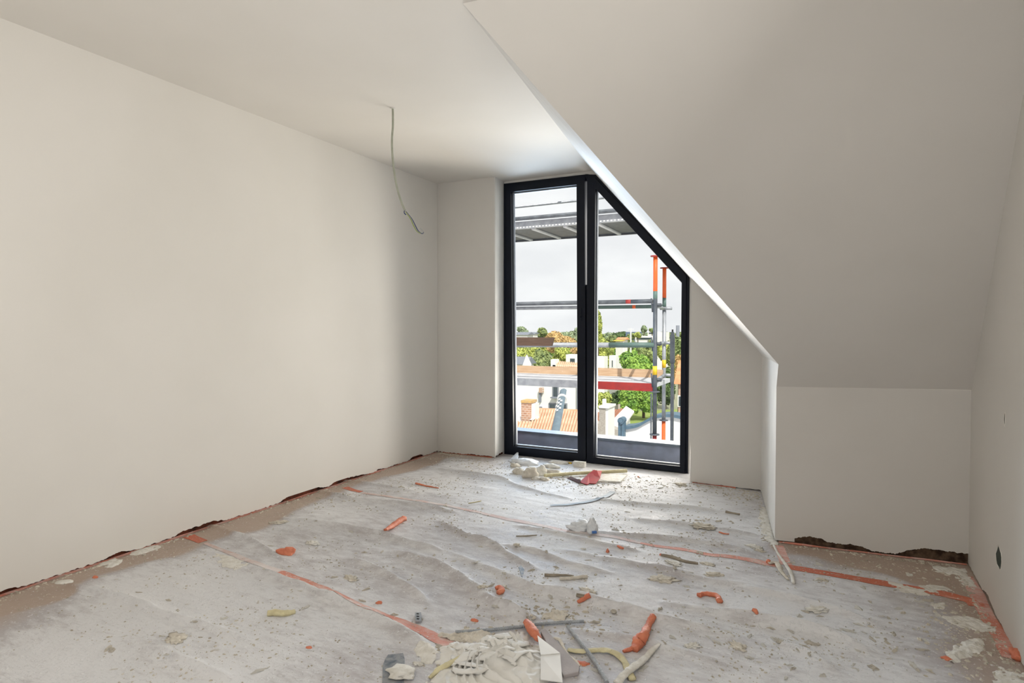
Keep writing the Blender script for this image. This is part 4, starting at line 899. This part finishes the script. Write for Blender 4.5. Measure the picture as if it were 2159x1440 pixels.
# upper deck, seen from below
zu = (py(1088, 508, YF).z + py(1337, 491, YF).z) / 2
ud = empty('scaffold_deck', (-4, YN, zu), label='upper scaffold deck seen from underneath near the door heads', cat='scaffold deck')
loc_mesh(MB().box((-7, YN + .03, zu), (-1.2, YF, zu + .05)), 'deck_board', 'galvd', ud)
loc_mesh(MB().box((-7, YN - .01, zu - .005), (-1.2, YN + .028, zu + .085)), 'edge_beam', 'galv', ud)
loc_mesh(MB().box((-7, YF - .03, zu - .02), (-1.2, YF, zu - .001)), 'edge_beam', 'galvd', ud)
x = -4.0
while x < -1.3:
    o_b = loc_mesh(MB().box((x, YN + .03, zu - .02), (x + .045, YF - .04, zu - .002)), 'deck_crossbar', 'deck', ud); x += .42
sl_ = MB(); x = -4.2; k = 0
while x < -1.3:
    sl_.box((x, YN - .0125, zu + .005), (x + .018, YN - .0102, zu + .02)); x += .043
loc_mesh(sl_, 'edge_perforation', 'white', ud)
tb('scaffold_rail', [Vector((-7, YN - .05, zu + .115)), Vector((-1.2, YN - .05, zu + .115))], .024, 'galvd', None, label='dark tube along the front of the upper deck', cat='scaffold rail')
for xx, lab in ((-3.0, 'left overhead tube added to cast shadow on the toe board'), (-1.35, 'right overhead tube added to cast shadow on the toe board')):
    tb('added_shadow_tube', [Vector((xx, 5.6, zu + .75)), Vector((xx, YF + .1, zu + .75))], .024, 'galv', None, label=lab, cat='scaffold rail')  # tubes added so that the sun throws diagonal shadows across the toe board
tb('thin_post', [py(1373, 830, 9.5), Vector((py(1373, 880, 9.5).x, 9.5, -8))], .012, 'galvd', None, label='thin grey pole beyond the scaffold, left of the nearest standard', cat='post')

# ---- ground and lawn
GZ = -8.0
struct(MB().add([(-300, 9, GZ), (300, 9, GZ), (300, 900, GZ), (-300, 900, GZ)], [(0, 1, 2, 3)]).build('ground', 'ground'), 'ground of the town beyond')
def gp(x, y): return flo(x, y, GZ + .02)
lw = [gp(1300, 905), gp(1460, 905), gp(1460, 862), gp(1318, 869)]
tag(MB().prism([p for p in lw], (0, 0, .04)).build('lawn', 'grass', loc=lw[0]), 'bright green garden lawn behind the curved gable', 'lawn')
for i, (x, y) in enumerate([(1326, 880), (1357, 882)]):
    p = gp(x, y); tag(MB().box(p + Vector((-.12, -.12, 0)), p + Vector((.12, .12, 1.1))).build('fence_post', 'bark', loc=p), ['left dark fence post on the lawn', 'right dark fence post on the lawn'][i], 'post')

def pbox(px0, py0, px1, py1, Y, dep, z0=None):
    a_ = py(px0, py1, Y); b_ = py(px1, py0, Y); return (Vector((a_.x, Y, a_.z if z0 is None else z0)), Vector((b_.x, Y + dep, b_.z)))
def house(name, label, px0, py0, px1, py1, Y, dep, m, wins=(), roof=None, cat='building'):
    a_, b_ = pbox(px0, py0, px1, py1, Y, dep, GZ); e_ = empty(name, (a_.x, Y, GZ), label=label, cat=cat)
    loc_mesh(MB().box(a_, b_), 'wall', m, e_)
    for wq in wins:
        c_, d_ = pbox(*wq[:4], Y - .06, .07); fr_ = loc_mesh(MB().box(c_ - Vector((.08, 0, .08)), d_ + Vector((.08, -.02, .08))), 'window', 'slate' if len(wq) > 4 else 'white', e_)
        loc_mesh(MB().box(c_ + Vector((0, -.02, 0)), d_ + Vector((0, -.04, 0))), 'pane', 'glassdark', fr_)
    if roof:
        mk, hgt = roof; y0, y1 = a_.y - .3, b_.y + .3; zc = b_.z; ym = (y0 + y1) / 2
        loc_mesh(MB().prism([Vector((a_.x - .3, y0, zc)), Vector((a_.x - .3, y1, zc)), Vector((a_.x - .3, ym, zc + hgt))], (b_.x - a_.x + .6, 0, 0)), 'roof', mk, e_)
    return e_
# tiled roofs with rolls
def tiled(e_, P00, P10, P11, P01, n, m, r=.09):
    """rows of rolls from eave P00-P10 up to ridge P01-P11"""
    mb_ = MB(); up_ = (P01 - P00).normalized(); al = (P10 - P00).normalized(); nn_ = al.cross(up_).normalized()
    if nn_.z < 0: nn_ = -nn_
    rows = n * 4; V2 = []; W = 10
    cols = n * W + 1; R = 14
    for j in range(R + 1):
        for i in range(cols):
            u = i / (cols - 1); v = j / R
            base = P00.lerp(P10, u).lerp(P01.lerp(P11, u), v); ph = (i % W) / W * 2 * math.pi
            step = ((1 - (v * R) % 1)) * .02 if False else 0
            V2.append(base + nn_ * (r * abs(math.sin(ph / 2)) ** .55 + step))
    Fq = [(j * cols + i, j * cols + i + 1, (j + 1) * cols + i + 1, (j + 1) * cols + i) for j in range(R) for i in range(cols - 1)]
    mb_.add(V2, Fq); return loc_mesh(mb_, 'tiled_roof', m, e_)
hA = empty('tiled_house', (py(1150, 912, 15).x, 15, GZ), label='low house with an orange clay tiled roof below the left door', cat='building')
p00 = py(1106, 934, 13.6); p10 = py(1228, 940, 13.6); p11 = py(1246, 872, 17.5); p01 = py(1128, 867, 17.5)
tiled(hA, p00, p10, p11, p01, 20, 'tile', .085)
r00 = py(1056, 930, 13.6); r11 = py(1121, 893, 15.9); r01 = py(1070, 891, 15.9)
tiled(hA, r00, py(1107, 933.5, 13.6), r11, r01, 8, 'tile', .07)
loc_mesh(MB().prism([p01 + Vector((-.05, 0, .02)), p11 + Vector((0, 0, .02)), p11 + Vector((0, .25, -.1)), p01 + Vector((0, .25, -.1))], (0, 0, .09)), 'ridge', 'tile', hA)
loc_mesh(MB().box((p00.x, 14.1, GZ), (p10.x, 17.4, p00.z - .5)), 'wall', 'white', hA)
loc_mesh(MB().prism([r01 + Vector((0, .05, -.04)), r11 + Vector((0, .05, -.04)), r11 + Vector((.1, .3, .16)), r01 + Vector((0, .3, .14))], (0, .12, -.3)), 'flashing', 'white', hA)
loc_mesh(MB().prism([p01 + Vector((-.1, 0, 0)), r11 + Vector((-.06, 0, .1)), r11 + Vector((.06, 0, .1)), p01 + Vector((.02, 0, 0))], (0, .1, .03)), 'verge', 'white', hA)
ch = empty('brick_chimney', py(1109, 890, 16.2), label='brick chimney with an ochre cap on the tiled house', cat='chimney')
a_, b_ = pbox(1099, 850, 1119, 895, 16.0, .35); loc_mesh(MB().box(a_, b_), 'chimney_stack', 'brick', ch)
a_, b_ = pbox(1098, 845, 1120, 849, 15.97, .41); loc_mesh(MB().box(a_, b_), 'chimney_cap', 'capstone', ch)
a_, b_ = pbox(1119, 852, 1128, 895, 16.05, .3); loc_mesh(MB().box(a_, b_), 'rendered_flank', 'white', ch)
hW = house('white_house', 'white rendered house with dark windows behind the tiled roof', 1060, 790, 1226, 880, 36, 2.0, 'white',
      [(1159, 853, 1170, 869, 1), (1167, 814, 1175, 836, 1), (1134, 860, 1140, 866, 1), (1187, 853, 1193, 868, 1)])
a_, b_ = pbox(1216, 800, 1219, 880, 35.8, .2); loc_mesh(MB().box(a_, b_), 'downpipe', 'slate', hW)
a_, b_ = pbox(1136, 818, 1143, 828, 35.7, .3); loc_mesh(MB().box(a_, b_), 'hopper_head', 'brick', hW)
a_, b_ = pbox(1136, 828, 1139, 848, 35.8, .2); loc_mesh(MB().box(a_, b_), 'drainpipe', 'slate', hW)
a_, b_ = pbox(1160, 838, 1176, 840, 35.6, .4); loc_mesh(MB().box(a_, b_), 'window_sill', 'slate', hW)
# leaning chute with a chequered marking
cA = py(1171, 915, 11.0); cBt = py(1188, 826, 12.6); ce = empty('grey_chute', cA, label='leaning blue-grey chute with white chequers over the tiled roof', cat='chute')
cA2 = cA + (cA - cBt).normalized() * 2
V2 = []; seg = 12
axis = (cBt - cA2).normalized(); sd_ = axis.cross(Vector((0, 1, 0))).normalized(); fw_ = sd_.cross(axis).normalized()
if fw_.y > 0: fw_ = -fw_
for j in range(9):
    p = cA2.lerp(cBt, j / 8); rr = .115 - .03 * j / 8
    for i in range(seg + 1):
        th = math.pi * i / seg; V2.append(p + sd_ * math.cos(th) * rr + fw_ * math.sin(th) * rr * .9)
V2 += [v - fw_ * .012 for v in V2]; n9 = 9 * (seg + 1); Fq = []
for j in range(8):
    for i in range(seg):
        q_ = (j * (seg + 1) + i, j * (seg + 1) + i + 1, (j + 1) * (seg + 1) + i + 1, (j + 1) * (seg + 1) + i); Fq += [q_, tuple(k + n9 for k in q_[::-1])]
loc_mesh(MB().add(V2, Fq), 'chute_body', 'chute', ce, True)
mbq = MB()
for a in range(7):
    for c in range(4):
        if (a + c) % 2: continue
        p = cA.lerp(cBt, .42 + .045 * a); th0 = math.pi * (.22 + .15 * c); th1 = th0 + .4; q = cA.lerp(cBt, .42 + .045 * a + .04); r0 = .1075
        mbq.prism([p + sd_ * math.cos(th0) * r0 + fw_ * math.sin(th0) * r0 * .9, p + sd_ * math.cos(th1) * r0 + fw_ * math.sin(th1) * r0 * .9, q + sd_ * math.cos(th1) * r0 * .98 + fw_ * math.sin(th1) * r0 * .88, q + sd_ * math.cos(th0) * r0 * .98 + fw_ * math.sin(th0) * r0 * .88], fw_ * .004)
loc_mesh(mbq, 'chequer_marking', 'white', ce)
loc_mesh(MB().tube([cA.lerp(cBt, .80), cA.lerp(cBt, .83)], .108, 16), 'chute_ring', 'white', ce)
# rendered chimney and roofs right of the mullion
cc = empty('rendered_chimney', py(1273, 925, 13), label='rough rendered chimney seen at the foot of the right door', cat='chimney')
a_, b_ = pbox(1263, 860, 1276, 930, 13, .5); loc_mesh(MB().box(a_, b_), 'chimney_front', 'stone', cc)
a_, b_ = pbox(1276, 860, 1282, 928, 13.02, .5); loc_mesh(MB().box(a_, b_), 'chimney_flank', 'white', cc)
a_, b_ = pbox(1262, 857, 1283, 860, 12.97, .56); loc_mesh(MB().box(a_, b_), 'chimney_cap', 'white', cc)
a_, b_ = pbox(1270, 842, 1275, 857, 13.1, .12); loc_mesh(MB().box(a_, b_), 'chimney_pot', 'white', cc)
hR = empty('red_roof_house', (py(1290, 900, 18).x, 18, GZ), label='house with an old red tiled roof and white gable beside the rendered chimney', cat='building')
q00 = py(1236, 905, 16); q10 = py(1284, 902, 16); q11 = py(1320, 862, 22); q01 = py(1236, 876, 22)
tiled(hR, q00, q10, q11, q01, 14, 'tiled', .05)
loc_mesh(MB().prism([q10 + Vector((0, 0, -.02)), q11 + Vector((0, 0, -.02)), Vector((q11.x, q11.y, GZ)), Vector((q10.x, q10.y, GZ))], (.15, 0, 0)), 'gable_wall', 'white', hR)
loc_mesh(MB().prism([q10 + Vector((0, 0, .05)), q11 + Vector((0, 0, .05)), q11 + Vector((.3, 0, -.12)), q10 + Vector((.3, 0, -.12))], (0, 0, .06)), 'verge', 'white', hR)
a_, b_ = pbox(1236, 885, 1330, 930, 15.0, .2, GZ)
fr2 = empty('rubble_bank', (py(1300, 915, 15).x, 15, GZ), label='rubble topped wall below the red tiled roof', cat='bank')
p = [py(1252, 890, 15), py(1290, 902, 15), py(1330, 918, 15)]
loc_mesh(MB().prism([p[0], p[1], p[2], Vector((p[2].x, 15, GZ)), Vector((p[0].x, 15, GZ))], (0, .3, 0)), 'rubble_face', 'stone', fr2)
# curved gable
gY = 10.5
gc = smoothpath([py(1316, 902, gY), py(1330, 901, gY), py(1347, 897, gY), py(1363, 888, gY), py(1380, 880, gY), py(1400, 876.5, gY), py(1420, 877, gY), py(1445, 882, gY), py(1480, 890, gY)], 5)
gg = empty('curved_gable', (gc[0].x, gY, GZ), label='white gable wall with an S-curved zinc coping', cat='building')
loc_mesh(MB().prism(gc + [Vector((gc[-1].x, gY, GZ)), Vector((gc[0].x, gY, GZ))], (0, .25, 0)), 'gable_wall', 'white', gg)
V2 = []
for p in gc: V2 += [p + Vector((0, -.05, -.02)), p + Vector((0, .31, -.02)), p + Vector((0, .31, .03)), p + Vector((0, -.05, .03))]
Fq = [(4 * i + j, 4 * i + (j + 1) % 4, 4 * i + 4 + (j + 1) % 4, 4 * i + 4 + j) for i in range(len(gc) - 1) for j in range(4)] + [(0, 1, 2, 3)]
loc_mesh(MB().add(V2, Fq), 'zinc_coping', 'zinc', gg)
zp = empty('zinc_scroll_post', (py(1309, 920, gY - .1).x, gY - .1, GZ), label='blue zinc post with a scroll top at the left end of the curved gable', cat='post')
a_, b_ = pbox(1303, 890, 1309, 945, gY - .1, .12, GZ); loc_mesh(MB().box(a_, b_), 'zinc_fold', 'zinc', zp)
a_, b_ = pbox(1310, 890, 1316, 945, gY - .1, .12, GZ); loc_mesh(MB().box(a_, b_), 'zinc_fold', 'zinc', zp)
c_ = py(1309.5, 887, gY - .1); loc_mesh(MB().tube([c_ + Vector((0, -.03, 0)), c_ + Vector((0, .15, 0))], .058, 18), 'scroll_disc', 'zinc', zp)
loc_mesh(MB().tube([c_ + Vector((0, -.045, 0)), c_ + Vector((0, -.03, 0))], .034, 14), 'scroll_eye', 'zinc', zp)
# more houses
house('brick_house', 'brick house with an orange roof at the right edge of the view', 1430, 812, 1500, 872, 48, 3, 'brick', [(1431, 836, 1435, 856)], ('tileo', 1.7))
house('solar_roof_house', 'house with dark panels on its roof at the left of the view', 1040, 768, 1106, 790, 55, 2, 'white', (), ('slate', .7))
gwh = empty('white_gable_house', (py(1110, 772, 50).x, 50, GZ), label='pointed white gable at the left of the view', cat='building')
loc_mesh(MB().prism([Vector((py(1099, 790, 50).x, 50, GZ)), Vector((py(1120, 790, 50).x, 50, GZ)), py(1119, 772, 50), py(1109, 750, 50), py(1101, 772, 50)], (-1.1, 2.6, 0)), 'gable_wall', 'white', gwh)
hh = house('tiled_bungalow', 'house with a chimney and rolled tile roof just above the toe board', 1165, 771, 1222, 795, 46, 1.5, 'white', (), None)
tiled(hh, py(1170, 776, 45.5), py(1222, 778, 45.5), py(1222, 768, 47), py(1176, 764, 47), 12, 'tile', .16)
a_, b_ = pbox(1161, 758, 1171, 790, 46, .8, GZ); loc_mesh(MB().box(a_, b_), 'chimney_stack', 'white', hh)
house('white_block', 'white flat roofed block behind the left trees', 1193, 748, 1222, 790, 70, 1.5, 'white', [(1202, 756, 1212, 766)])
house('white_block', 'white narrow block left of the big green bush', 1284, 750, 1299, 790, 70, 1.2, 'white', [(1290, 760, 1292, 774)])
house('white_canopy_house', 'low white roof edge just right of the mullion', 1245, 752, 1274, 760, 60, 1.2, 'white')
house('long_flat_building', 'long pale flat roofed building near the horizon at right', 1339, 709, 1400, 725, 130, 4, 'white', [(1342, 712, 1375, 716)])
house('white_office', 'white office block on the horizon behind the standards', 1366, 700, 1404, 712, 190, 5, 'white', [(1368, 701, 1380, 704)])
house('blue_roof_hall', 'blue-grey hall on the horizon right of the poplar', 1319, 700, 1346, 712, 220, 5, 'blueroof')
house('grey_roof_house', 'grey roofed house at the far left of the skyline', 1088, 706, 1112, 716, 120, 3, 'white', (), ('slate', .6))
house('white_villa', 'small white villa on the left skyline', 1116, 704, 1126, 716, 125, 2, 'white', (), ('slate', .4))
house('gabled_villa', 'white gabled villa right of the poplar', 1303, 716, 1316, 726, 95, 2, 'white', (), ('tileo', .35))
yh = house('yellow_tarp_shed', 'small shed with a yellow roof above the lower guard rail', 1298, 719, 1307, 727, 80, 1.5, 'white', (), ('sticker', .12))
pp = py(1330, 692, 75); tp = empty('utility_pole', (pp.x, 75, GZ), label='pale utility pole with a crossbar on the skyline', cat='pole')
loc_mesh(MB().tube([Vector((pp.x, 75, GZ)), pp], .09, 8), 'pole_shaft', 'white', tp); loc_mesh(MB().box(pp + Vector((-.35, -.05, -.15)), pp + Vector((.35, .05, -.08))), 'crossbar', 'white', tp)
cs = py(1429, 686, 160); tb('factory_stack', [Vector((cs.x, 160, GZ)), cs], .45, 'slate', None, label='dark slim stack on the skyline at far right', cat='chimney')
# fence line / board fence in front of bush
fb = gp(1282, 866); a_, b_ = pbox(1282, 858, 1303, 880, 40, .15, GZ)
tag(MB().prism([py(1282, 862, 40), py(1303, 852, 34), Vector((py(1303, 852, 34).x, 34, GZ)), Vector((py(1282, 862, 40).x, 40, GZ))], (.1, .1, 0)).build('board_fence', 'stone', loc=(a_.x, 40, GZ)), 'pale board fence behind the red tiled roof', 'fence')

# ---- trees
def tree(name, label, px, pyt, pyb, wpx_, Y, m, n=1500, leaf=.3, trunk=True, cone=0., cat='tree', seed=0, group=None):
    t_ = py(px, pyt, Y); b_ = py(px, pyb, Y); zb_ = max(b_.z, GZ); ww = (py(px + wpx_ / 2, pyt, Y) - py(px - wpx_ / 2, pyt, Y)).length / 2
    c0 = Vector((t_.x, Y, (t_.z + zb_) / 2)); hz_ = (t_.z - zb_) / 2; R_ = random.Random(seed + int(px)); e_ = empty(name, (t_.x, Y, GZ), label=label, cat=cat, group=group)
    lobes = []
    for i in range(14):
        d = Vector((R_.gauss(0, 1), R_.gauss(0, 1), R_.gauss(0, 1))).normalized(); k = R_.uniform(.35, .68); zz = d.z * k
        w_ = ww * (1 - cone * (zz + 1) / 2); lobes.append((Vector((d.x * k * w_, d.y * k * min(w_, 4), zz * hz_)), R_.uniform(.32, .5)))
    mb_ = MB(); V_, F_ = [], []
    for i in range(int(n * 1.9)):
        lc, lr = lobes[R_.randrange(len(lobes))]; d = Vector((R_.gauss(0, 1), R_.gauss(0, 1), R_.gauss(0, 1))).normalized(); zrel = (lc.z / hz_ + 1) / 2
        w_ = ww * (1 - cone * zrel); p = c0 + lc + Vector((d.x * lr * w_, d.y * lr * min(w_, 4), d.z * lr * hz_)) * R_.uniform(.75, 1.05)
        a = (d + Vector((R_.gauss(0, .5), R_.gauss(0, .5), R_.gauss(0, .5)))).normalized(); u = a.orthogonal().normalized(); v = a.cross(u); th = R_.uniform(0, 6.28)
        u, v = u * math.cos(th) + v * math.sin(th), v * math.cos(th) - u * math.sin(th); s = leaf * R_.uniform(.35, .75); b = len(V_)
        V_ += [p - u * s, p - v * s * .5 + a * s * .15, p + u * s, p + v * s * .5 - a * s * .1]; F_.append((b, b + 1, b + 2, b + 3))
    # inner mass so that the crown is not see-through
    for lc, lr in lobes:
        zrel = (lc.z / hz_ + 1) / 2; w_ = ww * (1 - cone * zrel); b = len(V_)
        for j in range(5):
            for i in range(8):
                ph = math.pi * (j + .5) / 5; th = 2 * math.pi * i / 8; V_.append(c0 + lc + Vector((math.sin(ph) * math.cos(th) * lr * w_, math.sin(ph) * math.sin(th) * lr * min(w_, 4), math.cos(ph) * lr * hz_)) * .8)
        for j in range(4):
            for i in range(8): F_.append((b + j * 8 + i, b + j * 8 + (i + 1) % 8, b + (j + 1) * 8 + (i + 1) % 8, b + (j + 1) * 8 + i))
    mb_.add(V_, F_); loc_mesh(mb_, 'foliage', m, e_)
    if trunk: loc_mesh(MB().tube([Vector((t_.x, Y, GZ)), Vector((t_.x, Y, c0.z))], [ww * .09 + .1, ww * .05 + .05], 8), 'trunk', 'bark', e_)
    return e_
tree('leafy_bush', 'big bright green bush behind the lawn, lower part', 1345, 798, 882, 84, 60, 'leaf_green', 3800, .26, seed=1, cat='bush', trunk=False)
tree('leafy_tree', 'dense bright green tree above the pine toe board', 1340, 734, 815, 92, 66, 'leaf_green', 4200, .30, seed=2)
tree('dark_tree', 'dark tree left of the big bush', 1302, 815, 870, 40, 64, 'leaf_dark', 1500, .3, seed=3)
tree('dark_conifer', 'dark conifer mass behind the scaffold standards', 1402, 770, 872, 44, 70, 'leaf_dark', 2600, .3, seed=4)
tree('leafy_tree', 'green tree right of the scaffold standards', 1420, 700, 780, 36, 80, 'leaf_mid', 1800, .32, seed=5)
tree('autumn_tree', 'russet leaved tree near the right edge of the view', 1432, 745, 812, 22, 58, 'leaf_autumn', 1200, .26, seed=6)
tree('poplar', 'tall narrow poplar beside the mullion', 1261, 650, 735, 34, 75, 'leaf_yellow', 2600, .28, cone=.6, seed=7)
tree('leafy_tree', 'spreading yellow-green tree at the foot of the poplar', 1265, 700, 790, 58, 78, 'leaf_yellow', 3000, .32, seed=8)
tree('leafy_shrub', 'yellow-green shrub behind the rendered chimney', 1272, 822, 868, 40, 34, 'leaf_yellow', 1500, .16, seed=9, cat='shrub')
tree('autumn_tree', 'wide orange-brown tree above the dark board end', 1178, 694, 745, 74, 100, 'leaf_autumn', 3400, .38, seed=10)
tree('leafy_tree', 'soft green round tree left of the mullion on the skyline', 1210, 686, 740, 34, 104, 'leaf_grey', 1800, .36, seed=11)
tree('leafy_tree', 'yellow-green tree under the dark board at far left', 1100, 722, 785, 52, 76, 'leaf_yellow', 2400, .32, seed=12)
tree('leafy_tree', 'darker green tree in the middle of the left door', 1142, 728, 790, 46, 72, 'leaf_mid', 2600, .30, seed=13)
tree('leafy_tree', 'yellow-green tree left of the white flat block', 1182, 726, 785, 50, 80, 'leaf_yellow', 2600, .32, seed=14)
tree('autumn_tree', 'small rust coloured tree beside the mullion', 1214, 728, 752, 24, 84, 'leaf_autumn', 900, .3, seed=15)
tree('leafy_tree', 'pale green round tree at the left end of the skyline', 1100, 688, 712, 26, 140, 'leaf_grey', 900, .5, seed=16)
tree('leafy_tree', 'grey-green tree on the skyline left of the orange-brown tree', 1144, 688, 712, 22, 135, 'leaf_mid', 900, .5, seed=17)
tree('leafy_tree', 'round green tree on the skyline beyond the power pole', 1358, 687, 702, 14, 150, 'leaf_grey', 600, .5, seed=18)
tree('leafy_tree', 'round dark tree on the skyline left of the standard', 1375, 691, 703, 14, 155, 'leaf_mid', 600, .5, seed=19)
tree('leafy_tree', 'dark round tree right of the poplar', 1292, 706, 724, 26, 98, 'leaf_mid', 1100, .36, seed=20)
tree('leafy_tree', 'green tree around the gabled villa', 1325, 704, 745, 26, 100, 'leaf_mid', 1100, .36, seed=21)
tree('leafy_tree', 'yellow-green tree left of the long flat building', 1345, 700, 712, 16, 128, 'leaf_yellow', 600, .4, seed=22)
for i in range(13):
    px = 1080 + i * 29; tree('skyline_tree', 'low tree in the wooded strip along the horizon', px, 699 + rnd.uniform(-2, 3), 716, 42, 230 + rnd.uniform(-15, 15), ['leaf_mid', 'leaf_grey', 'leaf_dark'][i % 3], 700, .9, trunk=False, seed=40 + i, group='trees along the horizon')
for i in range(8):
    px = 1090 + i * 46; tree('leafy_tree', 'green tree in the belt behind the lower guard rail', px, 712 + rnd.uniform(-3, 5), 770, 56, 112 + rnd.uniform(-6, 6), ['leaf_mid', 'leaf_yellow', 'leaf_green'][i % 3], 1300, .5, trunk=False, seed=70 + i, group='trees in the belt behind the guard rail')
